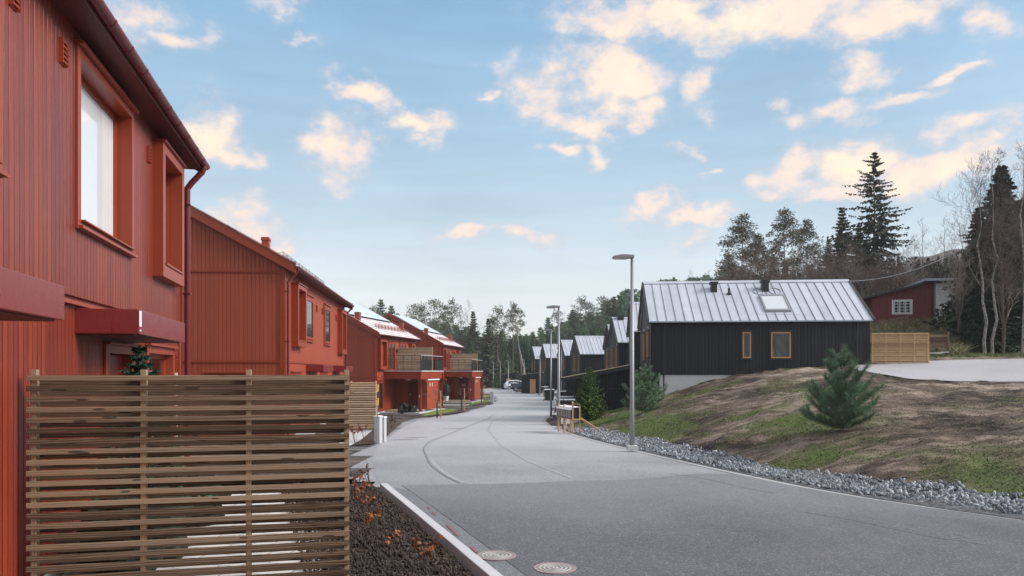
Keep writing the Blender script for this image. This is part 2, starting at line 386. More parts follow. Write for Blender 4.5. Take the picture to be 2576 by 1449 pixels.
def glass(name, ior, tint=(.5, .5, .5), dark=True):
    t = MT(name, (.02, .022, .024), .02)
    nt = t.nt; out = nt.nodes['Material Output']
    gl = t.n('ShaderNodeBsdfGlossy'); gl.inputs['Roughness'].default_value = .015; gl.inputs['Color'].default_value = (.95, .97, 1, 1)
    tr = t.n('ShaderNodeBsdfTransparent'); tr.inputs['Color'].default_value = (*tint, 1)
    fr = t.n('ShaderNodeFresnel'); fr.inputs['IOR'].default_value = ior
    wv = t.noise(t.co(), .9, 2); bp = t.n('ShaderNodeBump'); bp.inputs['Strength'].default_value = .12; bp.inputs['Distance'].default_value = .01; t.l(wv, bp.inputs['Height'])
    t.l(bp.outputs[0], gl.inputs['Normal'])
    mx = t.n('ShaderNodeMixShader'); t.l(fr.outputs[0], mx.inputs[0]); t.l(tr.outputs[0], mx.inputs[1]); t.l(gl.outputs[0], mx.inputs[2])
    t.l(mx.outputs[0], out.inputs['Surface'])
    return t.m
_t = MT('white_reflection_pane', (.62, .65, .68), .04, spec=.8); _t.b.inputs['IOR'].default_value = 1.8; M_wpane = _t.m  # bright sky reflection painted into the opaque pane as a pale base colour
M_glass = glass('window_glass', 1.5, (.9, .92, .93))
_t = MT('pane_dark', (.02, .023, .025), .03, spec=.5); _t.b.inputs['IOR'].default_value = 1.75; M_pane = _t.m

# galvanised standing-seam roof with frost
def seam_mat():
    t = MT('frosted_metal_roof', (.50, .51, .54), .5, .15)
    f = t.noise(t.co(), .8, 4, .6); g = t.noise(t.co(), 55, 3, .6)
    sp = t.n('ShaderNodeSeparateXYZ'); t.l(t.co(), sp.inputs[0])
    wn = t.n('ShaderNodeTexWhiteNoise', noise_dimensions='1D'); t.l(t.math('FLOOR', t.math('DIVIDE', sp.outputs[0], .43)), wn.inputs['W'])
    q = t.math('ADD', t.math('MULTIPLY', f, .6), t.math('MULTIPLY_ADD', wn.outputs[0], .22, t.math('MULTIPLY', g, .15)))
    t.color(t.ramp(q, [(.25, (.52, .545, .61)), (.55, (.43, .455, .52)), (.8, (.32, .34, .40))])); t.bump(g, .2, .003)
    return t.m
M_seam = seam_mat(); M_rib = trim_mat('roof_rib', (.20, .205, .22), .5)
def tile_mat():
    t = MT('frosted_red_tiles', (.7, .7, .7), .6)
    sp = t.n('ShaderNodeSeparateXYZ'); t.l(t.co(), sp.inputs[0])
    zc = t.math('FRACT', t.math('DIVIDE', sp.outputs[2], .165)); xc = t.math('FRACT', t.math('DIVIDE', sp.outputs[0], .30))
    line = t.math('LESS_THAN', zc, .20)
    f = t.noise(t.co(), 1.1, 5, .65); g = t.noise(t.co(), 18, 4, .6)
    frost = t.math('ADD', t.math('MULTIPLY', f, .8), t.math('MULTIPLY', g, .5))
    frost = t.math('SUBTRACT', frost, t.math('MULTIPLY', line, .32))
    t.color(t.ramp(frost, [(.22, (.26, .05, .035)), (.42, (.42, .21, .19)), (.62, (.60, .59, .62))]))
    w = t.math('SINE', t.math('MULTIPLY', xc, 6.283)); t.bump(t.math('ADD', zc, t.math('MULTIPLY', w, .5)), .5, .02)
    return t.m
M_tile = tile_mat()
def solar_mat():
    t = MT('frosted_solar_panels', (.5, .55, .6), .25, spec=.8)
    sp = t.n('ShaderNodeSeparateXYZ'); t.l(t.co(), sp.inputs[0])
    zc = t.math('FRACT', t.math('DIVIDE', sp.outputs[2], .42)); xc = t.math('FRACT', t.math('DIVIDE', sp.outputs[0], 1.0))
    ln = t.math('MAXIMUM', t.math('LESS_THAN', zc, .05), t.math('LESS_THAN', xc, .03))
    f = t.noise(t.co(), .7, 4)
    t.color(t.mix(ln, t.ramp(f, [(.3, (.60, .66, .70)), (.7, (.50, .57, .62))]), (.40, .45, .49)))
    return t.m
M_solar = solar_mat()

def timber_mat(name, light, dark, green=.0, axis='x', knots=True):
    t = MT(name, light, .75, spec=.3)
    gi = t.n('ShaderNodeNewGeometry').outputs['Random Per Island']
    ofs = t.n('ShaderNodeCombineXYZ'); t.l(t.math('MULTIPLY', gi, 50.), ofs.inputs[0]); t.l(t.math('MULTIPLY', gi, 31.), ofs.inputs[2])
    ad = t.n('ShaderNodeVectorMath', operation='ADD'); t.l(t.co(), ad.inputs[0]); t.l(ofs.outputs[0], ad.inputs[1])
    s1 = (1.3, 14, 30) if axis == 'x' else (30, 30, 1.3)
    grain = t.noise(t.scl(ad.outputs[0], s1), 2.0, 6, .7)
    wv = t.n('ShaderNodeTexWave', wave_type='BANDS', bands_direction='Z' if axis == 'x' else 'X'); wv.inputs['Scale'].default_value = 16; wv.inputs['Distortion'].default_value = 14; wv.inputs['Detail'].default_value = 3; wv.inputs['Detail Scale'].default_value = .35
    t.l(t.scl(ad.outputs[0], (.12, 1, 1) if axis == 'x' else (1, 1, .12)), wv.inputs['Vector'])
    f = t.math('ADD', t.math('MULTIPLY', grain, .7), t.math('MULTIPLY', wv.outputs['Fac'], .3))
    f = t.math('ADD', f, t.math('MULTIPLY_ADD', gi, .7, -.32))
    c = t.ramp(f, [(.25, light), (.55, tuple((a + b) / 2 for a, b in zip(light, dark))), (.8, dark)])
    if knots:
        vo = t.n('ShaderNodeTexVoronoi'); vo.inputs['Scale'].default_value = 1.0
        t.l(t.scl(ad.outputs[0], (2.6, 12, 12) if axis == 'x' else (12, 12, 2.6)), vo.inputs['Vector'])
        kn = t.math('MULTIPLY', t.math('LESS_THAN', vo.outputs['Distance'], .16), .75)
        c = t.mix(kn, c, tuple(v * .28 for v in dark))
    t.color(c); t.bump(f, .35, .004)
    return t.m
M_fence = timber_mat('pressure_treated_timber', (.27, .185, .118), (.065, .037, .022))
M_post = timber_mat('timber_upright', (.34, .24, .155), (.15, .095, .06), axis='z', knots=False)
M_tanfence = timber_mat('new_timber', (.58, .40, .22), (.33, .20, .10))
M_tanpost = timber_mat('new_timber_upright', (.60, .40, .23), (.38, .23, .12), axis='z', knots=False)
M_palefence = timber_mat('pale_timber', (.58, .47, .33), (.36, .27, .17))

def asphalt(name, lo, hi, spk, patch=.5, tone_shift=None):
    t = MT(name, hi, .85, spec=.5)
    c = t.co()
    big = t.noise(c, .28, 5, .6); mid = t.noise(t.scl(c, (1, .5, 1)), 1.4, 4, .6)
    vo = t.n('ShaderNodeTexVoronoi'); vo.inputs['Scale'].default_value = 75; t.l(c, vo.inputs['Vector'])
    vs = t.n('ShaderNodeSeparateXYZ'); t.l(vo.outputs['Color'], vs.inputs[0])
    fine = t.noise(c, 85, 3, .7)
    q = t.math('ADD', t.math('MULTIPLY', big, patch), t.math('MULTIPLY', mid, .8 - patch * .6))
    base = t.mix(t.ramp(q, [(.33, (0, 0, 0)), (.66, (1, 1, 1))]), lo, hi)
    if tone_shift:      # worn / frosted tone plus painted grazing-sky brightening along the road, broken up by noise
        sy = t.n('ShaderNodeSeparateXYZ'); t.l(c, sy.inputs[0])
        w = t.n('ShaderNodeMapRange', interpolation_type='SMOOTHSTEP'); t.l(t.math('ADD', sy.outputs[1], t.math('MULTIPLY_ADD', big, tone_shift[2], -tone_shift[2] * .5)), w.inputs[0]); w.inputs[1].default_value = tone_shift[0]; w.inputs[2].default_value = tone_shift[1]
        base = t.mix(w.outputs[0], base, t.mix(mid, tone_shift[3], tone_shift[4]))
    st = t.math('POWER', vs.outputs[0], 5.)
    c2 = t.mix(t.math('MULTIPLY', st, .8), base, spk)
    c3 = t.mix(t.math('MULTIPLY', t.math('GREATER_THAN', vs.outputs[1], .72), .45), c2, tuple(v * .4 for v in lo))
    t.color(t.mix(t.math('MULTIPLY', fine, .5), c3, tuple(v * .6 for v in lo)))
    t.bump(t.math('ADD', vs.outputs[0], fine), .5, .004)
    t.rough(t.math('MULTIPLY_ADD', mid, .3, .38))
    return t.m
M_asph = asphalt('new_dark_asphalt', (.050, .048, .053), (.122, .118, .126), (.36, .35, .36), .8, tone_shift=(8.5, 12.9, 3.5, (.18, .177, .188), (.27, .266, .28)))
M_asph_pale = asphalt('worn_pale_asphalt', (.17, .168, .178), (.30, .297, .312), (.60, .59, .61), .75, tone_shift=(11, 27, 10., (.44, .432, .445), (.60, .59, .605)))
M_asph_mid = asphalt('driveway_asphalt', (.25, .25, .265), (.36, .36, .375), (.5, .5, .5))
M_lane = asphalt('pale_lane_asphalt', (.36, .35, .37), (.48, .47, .49), (.64, .62, .63), .7)
M_strip = asphalt('kerbside_asphalt', (.13, .13, .14), (.18, .18, .19), (.42, .41, .41))

def ground_mat():
    t = MT('earth_and_grass', (.2, .15, .1), .95, spec=.15)
    c = t.co()
    at_ = t.n('ShaderNodeAttribute'); at_.attribute_name = 'green'
    mp = t.n('ShaderNodeMapping'); mp.inputs['Rotation'].default_value = (0, 0, R(-38)); mp.inputs['Scale'].default_value = (.35, 1.6, 1); t.l(c, mp.inputs[0])
    streak = t.noise(mp.outputs[0], 2.3, 6, .7); fine = t.noise(c, 26, 6, .75); mid = t.noise(c, 1.1, 5, .65)
    q = t.math('ADD', t.math('MULTIPLY', streak, .62), t.math('MULTIPLY', fine, .42)); q = t.math('ADD', q, t.math('MULTIPLY_ADD', t.noise(c, .33, 5, .6), .75, -.39))
    earth = t.ramp(q, [(.38, (.016, .012, .010)), (.48, (.070, .052, .041)), (.57, (.18, .14, .112)), (.70, (.36, .295, .25))])
    gr = t.ramp(fine, [(.3, (.025, .042, .012)), (.5, (.075, .105, .028)), (.72, (.17, .19, .08))])
    gf = t.math('ADD', at_.outputs['Fac'], t.math('MULTIPLY_ADD', fine, 1.5, -.78))
    gf = t.math('ADD', gf, t.math('MULTIPLY_ADD', mid, .8, -.4))
    gm = t.n('ShaderNodeMapRange', interpolation_type='SMOOTHSTEP'); t.l(gf, gm.inputs[0]); gm.inputs[1].default_value = .26; gm.inputs[2].default_value = .88
    t.color(t.mix(gm.outputs[0], earth, gr))
    t.bump(t.math('ADD', t.math('MULTIPLY', fine, .6), streak), .8, .05)
    return t.m
M_ground = ground_mat()
def soil_mat(name='dark_soil', a=(.018, .014, .012), b=(.085, .062, .052)):
    t = MT(name, b, .95, spec=.2)
    f = t.noise(t.co(), 9, 8, .75); g = t.noise(t.co(), 40, 5, .7)
    t.color(t.ramp(t.math('MULTIPLY_ADD', f, .6, t.math('MULTIPLY', g, .4)), [(.38, a), (.52, b), (.68, tuple(v * 2.3 for v in b))])); t.bump(f, 1.0, .05)
    return t.m
M_soil = soil_mat(); M_clod = soil_mat('clods', (.10, .078, .063), (.22, .17, .14))
def grass_mat(name='lawn', a=(.07, .11, .02), b=(.20, .26, .06)):
    t = MT(name, b, .9, spec=.2)
    gi = t.n('ShaderNodeNewGeometry').outputs['Random Per Island']
    f = t.noise(t.co(), 14, 6, .7)
    t.color(t.mix(t.math('MULTIPLY_ADD', f, .7, t.math('MULTIPLY', gi, .3)), a, b)); t.bump(f, .8, .04)
    return t.m
M_lawn = grass_mat(); M_blade = grass_mat('grass_blades', (.06, .09, .025), (.21, .24, .085))
def pave_mat():
    t = MT('light_paving', (.6, .58, .55), .8)
    br = t.n('ShaderNodeTexBrick'); br.inputs['Scale'].default_value = 1.0; br.inputs['Brick Width'].default_value = .42; br.inputs['Row Height'].default_value = .21
    br.inputs['Mortar Size'].default_value = .008; br.inputs['Color1'].default_value = (.66, .64, .62, 1); br.inputs['Color2'].default_value = (.54, .52, .50, 1); br.inputs['Mortar'].default_value = (.18, .16, .15, 1)
    mp = t.n('ShaderNodeMapping'); mp.inputs['Rotation'].default_value = (0, 0, R(13)); t.l(t.co(), mp.inputs[0]); t.l(mp.outputs[0], br.inputs['Vector'])
    t.color(t.mix(t.math('MULTIPLY', t.noise(t.co(), 6, 4), .35), br.outputs['Color'], (.4, .38, .36)))
    return t.m
M_pave = pave_mat()
def stone_mat():
    t = MT('crushed_stone', (.3, .31, .33), .8, spec=.4)
    gi = t.n('ShaderNodeNewGeometry').outputs['Random Per Island']
    f = t.noise(t.co(), 22, 4)
    t.color(t.mix(t.math('MULTIPLY', f, .4), t.ramp(gi, [(0, (.07, .076, .092)), (.5, (.19, .20, .23)), (.85, (.36, .375, .41)), (1, (.58, .60, .64))]), (.14, .15, .17)))
    return t.m
M_stone = stone_mat()
def leafy(name, a, b, rough=.7, mid=None, trans=.0):
    t = MT(name, b, rough, spec=.25)
    gi = t.n('ShaderNodeNewGeometry').outputs['Random Per Island']
    oi = t.n('ShaderNodeObjectInfo').outputs['Random']
    lo = t.noise(t.co(), .8, 3)
    f = t.math('ADD', t.math('MULTIPLY', gi, .5), t.math('ADD', t.math('MULTIPLY', lo, .4), t.math('MULTIPLY_ADD', oi, .35, -.17)))
    t.color(t.ramp(f, [(.1, a), (.85, b)]))
    return t.m
M_spruce = leafy('spruce_needles', (.050, .105, .065), (.19, .30, .18))
M_spruce_l = leafy('light_spruce_needles', (.045, .085, .035), (.13, .20, .085))
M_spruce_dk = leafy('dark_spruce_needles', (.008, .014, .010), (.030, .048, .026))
M_brownspruce = leafy('brownish_needles', (.045, .050, .032), (.12, .12, .075))
M_pine = leafy('pine_needles', (.055, .078, .048), (.18, .21, .13))
M_ypine = leafy('young_pine_needles', (.055, .11, .066), (.22, .34, .20))
M_yspruce = leafy('young_spruce_needles', (.030, .060, .012), (.12, .18, .04))
M_twig = leafy('bare_twigs', (.09, .07, .065), (.26, .21, .195)); M_btwig = leafy('birch_twigs', (.05, .036, .034), (.13, .10, .095))
M_twigp = leafy('reddish_bare_twigs', (.10, .065, .065), (.24, .17, .16))
M_bark = leafy('bark', (.05, .04, .033), (.14, .11, .09)); M_pbark = leafy('pine_bark', (.14, .09, .065), (.26, .18, .13))
def birch_bark():
    t = MT('birch_bark', (.6, .57, .54), .7)
    f = t.noise(t.scl(t.co(), (6, 6, 1.6)), 3.0, 5, .7)
    t.color(t.ramp(f, [(.38, (.05, .04, .035)), (.48, (.20, .18, .165)), (.62, (.36, .335, .32))]))
    return t.m
M_birch = birch_bark()
M_rust = leafy('rusty_beech_leaves', (.16, .045, .015), (.42, .15, .05))
M_rustd = leafy('dark_red_leaves', (.10, .02, .015), (.25, .06, .04))

# ------------------------------------------------------------------ ground, road, kerbs, beds
def in_poly(X, Y, poly):
    X = np.asarray(X); Y = np.asarray(Y); c = np.zeros(X.shape, bool); n = len(poly)
    for i in range(n):
        x1, y1 = poly[i]; x2, y2 = poly[(i + 1) % n]
        cond = ((y1 > Y) != (y2 > Y)); c ^= cond & (X < (x2 - x1) * (Y - y1) / ((y2 - y1) or 1e-9) + x1)
    return c
def densify(pts, step):
    out = []
    for a, b in zip(pts[:-1], pts[1:]):
        n = max(1, int(math.hypot(b[0] - a[0], b[1] - a[1]) / step))
        for i in range(n): out.append((a[0] + (b[0] - a[0]) * i / n, a[1] + (b[1] - a[1]) * i / n))
    return out + [pts[-1]]
def smooth_line(pts, step=.6, it=6):
    p = np.array(densify(pts, step))
    for _ in range(it): p[1:-1] = .5 * p[1:-1] + .25 * (p[:-2] + p[2:])
    return [tuple(q) for q in p]
def sheet(name, poly, dz, mat, step=1.0, label=None, kind='structure', wob=0):
    bm = bmesh.new()
    vs = [bm.verts.new((x + random.uniform(-wob, wob), y + random.uniform(-wob, wob), 0)) for x, y in poly]
    bm.faces.new(vs); bmesh.ops.triangulate(bm, faces=bm.faces[:])
    xs = [p[0] for p in poly]; ys = [p[1] for p in poly]
    for ax, lo, hi in ((0, min(xs), max(xs)), (1, min(ys), max(ys))):
        t = math.floor(lo / step) * step + step
        while t < hi:
            co = [0, 0, 0]; no = [0, 0, 0]; co[ax] = t; no[ax] = 1
            bmesh.ops.bisect_plane(bm, geom=bm.verts[:] + bm.edges[:] + bm.faces[:], plane_co=co, plane_no=no)
            t += step if (ax == 0 or t < 60) else step * 4
    bmesh.ops.remove_doubles(bm, verts=bm.verts[:], dist=1e-4)
    bm.verts.ensure_lookup_table()
    X = np.array([v.co.x for v in bm.verts]); Y = np.array([v.co.y for v in bm.verts]); Z = HG(X, Y) + dz
    for v, z in zip(bm.verts, Z): v.co.z = z
    bmesh.ops.recalc_face_normals(bm, faces=bm.faces[:])
    if sum(f.normal.z for f in bm.faces) < 0: bmesh.ops.reverse_faces(bm, faces=bm.faces[:])
    me = bpy.data.meshes.new(name); bm.to_mesh(me); bm.free(); me.materials.append(mat)
    me.polygons.foreach_set('use_smooth', [True] * len(me.polygons))
    o = bpy.data.objects.new(name, me); COL.objects.link(o)
    return tag(o, label, kind=kind)

RE_s = smooth_line(RE, .8, 3); LE_s = smooth_line(LE, .8, 3)
ROAD = LE_s + RE_s[::-1]
LANE = [(7.6, 35.2), (9.5, 33.2), at(2250, 943, 30)[:2], (15.9, 28), (18.2, 26.2), (30, 24.0), (60, 20), (60, 33), (38, 35.6), (24, 35.6), (16.9, 35.2), (15.6, 35.15), (12, 35.2)]
LANE = [at(2130, 926, 35)[:2], at(2160, 940, 31.5)[:2], at(2280, 955, 28.3)[:2], at(2400, 962, 26.5)[:2], at(2576, 966, 25.5)[:2], (30, 24.5), (60, 24), (60, 37), (34, 37), (24.9, 36), at(2400, 907, 35.8)[:2], at(2200, 917, 34.9)[:2]]

def axis_pts(a, b, step, far, grow=1.22):
    p = list(np.arange(a, b + 1e-6, step)); s = step; x = b; hi = []
    while x < far: s *= grow; x += s; hi.append(x)
    s = step; x = a; lo = []
    while x > -far: s *= grow; x -= s; lo.append(x)
    return np.array(lo[::-1] + p + hi)
gx = axis_pts(-1.0, 26, .19, 900, 1.15); gy = axis_pts(8.5, 37, .19, 1500, 1.12)
GX, GY = np.meshgrid(gx, gy)
GZ = HG(GX, GY)
inr = in_poly(GX, GY, ROAD)
md = sstep((GX - np.interp(GY, _ry, _rx) - .9) / .8) * (~in_poly(GX, GY, LANE))
def vnoise(X, Y, s, seed=0, oct=3):
    out = np.zeros(X.size); xf = X.ravel(); yf = Y.ravel()
    for i in range(X.size): out[i] = mnoise.fractal(Vector((xf[i] * s, yf[i] * s, seed)), .9, 2.1, oct)
    return out.reshape(X.shape)
near = (GY > 5) & (GY < 70) & (GX > -25) & (GX < 45)
disp = np.zeros_like(GX); green = np.zeros_like(GX)
ca, sa_ = math.cos(R(-38)), math.sin(R(-38))
UX = (GX * ca - GY * sa_); UY = (GX * sa_ + GY * ca)
disp[near] = .11 * vnoise(UX[near] * .35, UY[near] * 1.3, 1.6, 3, 4) + .03 * vnoise(GX[near], GY[near], 5.0, 9, 3)
green[near] = .36 + .75 * vnoise(GX[near] * .8, GY[near], .42, 21, 3)
# greener low on the slope and near its left end, bare on the crest
GZm = HG(GX, GY) - np.interp(GY, [k[0] for k in _zk], [k[1] for k in _zk])
green += .30 * ((GX < 5.5) & (GY > 20) & (GY < 40)) - .22 * sstep((GZm - 1.15) / .6) * (GY < 36)
green -= .25 * sstep((GX - 8.0) / 3) * (GY < 16); green[(GY > 36.5) & (GX > 14)] = .55
green[GX < -2] = .2
GZ = GZ + disp * md - .07 * inr
nxg, nyg = len(gx), len(gy)
idx = np.arange(nxg * nyg).reshape(nyg, nxg)
FQ = np.stack([idx[:-1, :-1], idx[:-1, 1:], idx[1:, 1:], idx[1:, :-1]], -1).reshape(-1, 4)
gro = np_mesh('ground', np.stack([GX, GY, GZ], -1).reshape(-1, 3), FQ, M_ground, nv=4)
gro.data.attributes.new('green', 'FLOAT', 'POINT').data.foreach_set('value', np.clip(green, 0, 1).astype(np.float32).ravel())
gro.data.polygons.foreach_set('use_smooth', [True] * len(gro.data.polygons))
tag(gro, 'bare brown earth and thin grass ground with the sloping bank right of the road', kind='structure')
_gd = dict(x0=gx, y0=gy, z=GZ)
def HM(X, Y):
    """bilinear sample of the ground mesh"""
    X = np.asarray(X, float); Y = np.asarray(Y, float)
    i = np.clip(np.searchsorted(gx, X) - 1, 0, nxg - 2); j = np.clip(np.searchsorted(gy, Y) - 1, 0, nyg - 2)
    u = (X - gx[i]) / (gx[i + 1] - gx[i]); v = (Y - gy[j]) / (gy[j + 1] - gy[j])
    return (GZ[j, i] * (1 - u) + GZ[j, i + 1] * u) * (1 - v) + (GZ[j + 1, i] * (1 - u) + GZ[j + 1, i + 1] * u) * v
def GRN(X, Y):
    i = np.clip(np.searchsorted(gx, X), 0, nxg - 1); j = np.clip(np.searchsorted(gy, Y), 0, nyg - 1); return green[j, i]

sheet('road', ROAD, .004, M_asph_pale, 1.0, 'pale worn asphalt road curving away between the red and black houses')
# the newer dark surface in the foreground laid on top of the old one, its far edge crosses the road
def cross_at(Yl, n=9, a=0., b=1.):
    return [(xl(Yl) + (xe(Yl) - xl(Yl)) * (a + (b - a) * k / (n - 1)), Yl) for k in range(n)]
Ls = [p for p in smooth_line([(q[0] + .42, q[1]) for q in LE], .5, 3) if p[1] < 12.6]
Rs = [p for p in RE_s if p[1] < 13.2]
DARK = Ls + [gp(1010, 1222), gp(1150, 1220), gp(1300, 1217), gp(1420, 1212), gp(1600, 1207), gp(1760, 1192), gp(1900, 1196)] + [(p[0] - .02, p[1]) for p in Rs if p[1] < 13.5][::-1]
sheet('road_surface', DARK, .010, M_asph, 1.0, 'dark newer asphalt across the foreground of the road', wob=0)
sheet('road_edge', [(p[0] + .0, p[1]) for p in LE_s if p[1] < 13.0] + [(p[0] + .02, p[1]) for p in Ls][::-1], .006, M_strip, 1.0, 'narrow grey asphalt strip beside the kerb')
sheet('upper_lane', LANE, .022, M_lane, 1.0, 'pale asphalt lane on top of the bank beyond the young pine')
def strip(name, line, w, dz, mat, label):
    L_ = np.array(line); d = np.gradient(L_, axis=0); d /= np.linalg.norm(d, axis=1)[:, None]; nrm = np.stack([-d[:, 1], d[:, 0]], 1)
    poly = [tuple(p) for p in (L_ + nrm * w / 2)] + [tuple(p) for p in (L_ - nrm * w / 2)][::-1]
    return sheet(name, poly, dz, mat, 1.5, label)
seam1 = smooth_line([gp(1330, 1012), gp(1290, 1035), gp(1238, 1060), gp(1228, 1082), gp(1262, 1122), gp(1330, 1162), gp(1440, 1205)], .3, 4)
seam2 = smooth_line([gp(1250, 1040), gp(1150, 1085), gp(1085, 1112), gp(1072, 1130), gp(1092, 1170), gp(1130, 1200), gp(1168, 1216)], .3, 4)
M_seamr = asphalt('seam', (.32, .315, .325), (.44, .43, .44), (.52, .52, .52)); M_seamd = asphalt('dark_seam', (.16, .16, .17), (.2, .2, .21), (.3, .3, .3))
strip('road_seam', seam1, .07, .009, M_seamr, 'pale curved seam running along the middle of the road')
strip('road_seam', seam2, .09, .009, M_seamr, 'pale curved seam near the left side of the road')
strip('road_seam', [(p[0] - .09, p[1]) for p in seam2[6:]], .03, .009, M_seamd, 'thin dark crack beside the left road seam')
for (a, b, c_) in ((1105, 1158, 1079), (985, 1045, 1106), (1020, 1070, 1101)):
    p0, p1 = gp(a, c_), gp(b, c_ - 1)
    sheet('frost_patch', [(p0[0], p0[1] - .25), (p1[0], p1[1] - .2), (p1[0] + .1, p1[1] + .25), (p0[0] + .2, p0[1] + .2)], .012, M_seamr, .5, 'pale scuffed patch on the asphalt')

for ln_ in ([gp(1688, 1192), gp(1740, 1201), gp(1800, 1210), gp(1863, 1228), gp(1950, 1243)], [gp(2020, 1290), gp(2160, 1312), gp(2330, 1352), gp(2480, 1372)]):
    strip('road_crack', smooth_line(ln_, .25, 2), .022, .0135, M_seamd, 'thin dark crack wandering along the asphalt')
# left side surfaces
sheet('driveway', [gp(955, 1226), (-2.7, 12.9), (-6.6, 12.9), (-7.1, 21.9), (-8.1, 34), (-9.0, 36), (-9.1, 46), (-7, 60), (-7, 74), (-9, 100), (-14, 118), (-9, 120)] + [(p[0] + .05, p[1]) for p in LE_s if 12.8 < p[1] < 118][::-1],
      .0, M_asph_mid, 1.0, 'grey asphalt forecourts between the road and the red houses')
bedk = smooth_line([(q[0] - .12, q[1]) for q in LE if q[1] < 13.1], .5, 2)
inner = [(-1.55 - 1.55 - .0, 12.9)] + [gp(737, 1245), gp(800, 1330), gp(840, 1395), (-1.75, 7.1), (-.2, 3.4), (1.6, -4)]
sheet('planting_bed', bedk + inner, .03, M_soil, .5, 'dark soil planting bed between the kerb and the slatted fence')
sheet('paving', [(-3.3, -3), (1.0, -3), (-.5, 3.2), (-1.9, 6.9), gp(838, 1397), gp(800, 1331), gp(737, 1246), (-3.5, 12.8), (-5.6, 12.8), (-4.9, 9.5), (-4.2, 6.3)], .012, M_pave, 1.0, 'light block paving behind the slatted fence')
# kerb stones of the near bed
kl = [p for p in smooth_line([(q[0], q[1]) for q in LE], .5, 3) if p[1] < 12.98]
kb = MB(); acc = 0
Lk = np.array(kl); seg = np.linalg.norm(np.diff(Lk, axis=0), axis=1); cum = np.concatenate([[0], np.cumsum(seg)])
def on_line(t): return (float(np.interp(t, cum, Lk[:, 0])), float(np.interp(t, cum, Lk[:, 1])))
t_ = 0
while t_ + 1.0 < cum[-1] + .3:
    a, b = on_line(t_ + .006), on_line(min(t_ + .994, cum[-1]))
    kb.beam((a[0], a[1], .035 + random.uniform(-.003, .003)), (b[0], b[1], .035), .12, .15); t_ += 1.0
o = kb.build('kerb', M_kerb, bevel=.008); tag(o, 'white granite kerb stones beside the dark soil bed', kind='structure')
# right kerb: a low pale concrete edging along the stones
RK = [p for p in RE_s if -3 < p[1] < 60]
strip('kerb_strip', [(p[0] + .10, p[1]) for p in RK], .27, .012, concrete('edging', (.36, .355, .365), 3), 'pale concrete edging between the road and the crushed stone')
strip('gravel_base', [(p[0] + .72, p[1]) for p in RK if p[1] < 31], 1.15, .02, soil_mat('gravel_base', (.05, .05, .055), (.13, .13, .14)), 'grey base under the crushed stone')
# bed near the mailboxes, bed beside fence two, forecourt surfaces further on
sheet('planting_bed', [gp(1372, 1060), gp(1384, 1045), gp(1404, 1043), gp(1425, 1060), gp(1412, 1073), gp(1388, 1072)], .03, M_soil, .5, 'dark bark bed round the lamp posts by the mailboxes')
sheet('planting_bed', [gp(892, 1122), gp(935, 1119), gp(968, 1104), gp(1003, 1072), gp(1012, 1066), gp(965, 1063), gp(938, 1084)], .035, M_soil, .5, 'dark bark bed round the grey cable cabinets')
sheet('paving', [gp(860, 1086), gp(938, 1085), gp(915, 1105), gp(882, 1123), gp(850, 1126)], .03, M_concrete, .8, 'white concrete slab under the small slatted fence')
sheet('lawn', [gp(1060, 1049), gp(1128, 1042), gp(1160, 1035), gp(1140, 1030), gp(1100, 1031), gp(1075, 1040)], .04, M_lawn, 1.0, 'grass strip with sapling in front of the nearer red porch')
sheet('planting_bed', [gp(1080, 1049), gp(1130, 1043), gp(1172, 1036), gp(1158, 1032), gp(1130, 1039), gp(1085, 1046)], .055, M_soil, 1.0, 'bark edge of the grass strip by the nearer red porch')
sheet('lawn', [gp(1178, 1021), gp(1205, 1016), gp(1232, 1014), gp(1228, 1006), gp(1200, 1008), gp(1188, 1015)], .04, M_lawn, 1.0, 'grass strip with sapling in front of the farther red porch')
sheet('planting_bed', [gp(1185, 1021.5), gp(1215, 1019), gp(1236, 1018), gp(1248, 1008), gp(1238, 1009), gp(1230, 1013), gp(1205, 1016)], .055, M_soil, 1.0, 'bark edge round the far grey cabinet')
sheet('lawn', [gp(1205, 1001), gp(1232, 1000), gp(1228, 995), gp(1205, 995)], .04, M_lawn, 1.0, 'small far grass strip beyond the second red porch')
PARK = [(xe(38) + .1, 38.0), (3.0, 38.6), (6.0, 40.3), (7.3, 46), (7, 52), (7.6, 62), (7.2, 75), (6.2, 95), (5, 118), (0, 138), (-8, 150), (-3, 147)] + [(p[0] - .05, p[1]) for p in RE_s if 38.3 < p[1] < 146][::-1]
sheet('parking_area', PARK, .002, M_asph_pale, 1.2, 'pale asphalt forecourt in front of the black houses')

# crushed stone along the road
def rocks(n, pos, smin, smax, name, mat, label, flat=.6):
    base = []
    for i in range(10):
        bm = bmesh.new(); bmesh.ops.create_icosphere(bm, subdivisions=1, radius=1)
        for v in bm.verts: v.co = v.co * random.uniform(.6, 1.1)
        v0 = np.array([v.co[:] for v in bm.verts]); f0 = np.array([[v.index for v in f.verts] for f in bm.faces]); bm.free(); base.append((v0, f0))
    V = []; Fc = []; o_ = 0
    for i in range(n):
        x, y, z = pos(i); s = random.uniform(smin, smax) * (1 if random.random() < .85 else 1.4)
        v0, f0 = base[i % 10]
        a, b, c = [random.uniform(0, 6.28) for _ in range(3)]
        sc = np.array([random.uniform(.9, 1.6), random.uniform(.5, 1.0), random.uniform(.22, .5)]) * s
        M = np.array(bpy_mat(a, b * .2, c))
        v = (v0 * sc) @ M.T + np.array([x, y, z]); V.append(v); Fc.append(f0 + o_); o_ += len(v0)
    ob = np_mesh(name, np.concatenate(V), np.concatenate(Fc), mat); return tag(ob, label, kind='stuff')
from mathutils import Euler
def bpy_mat(a, b, c): return Euler((b, b * 2, c)).to_matrix()
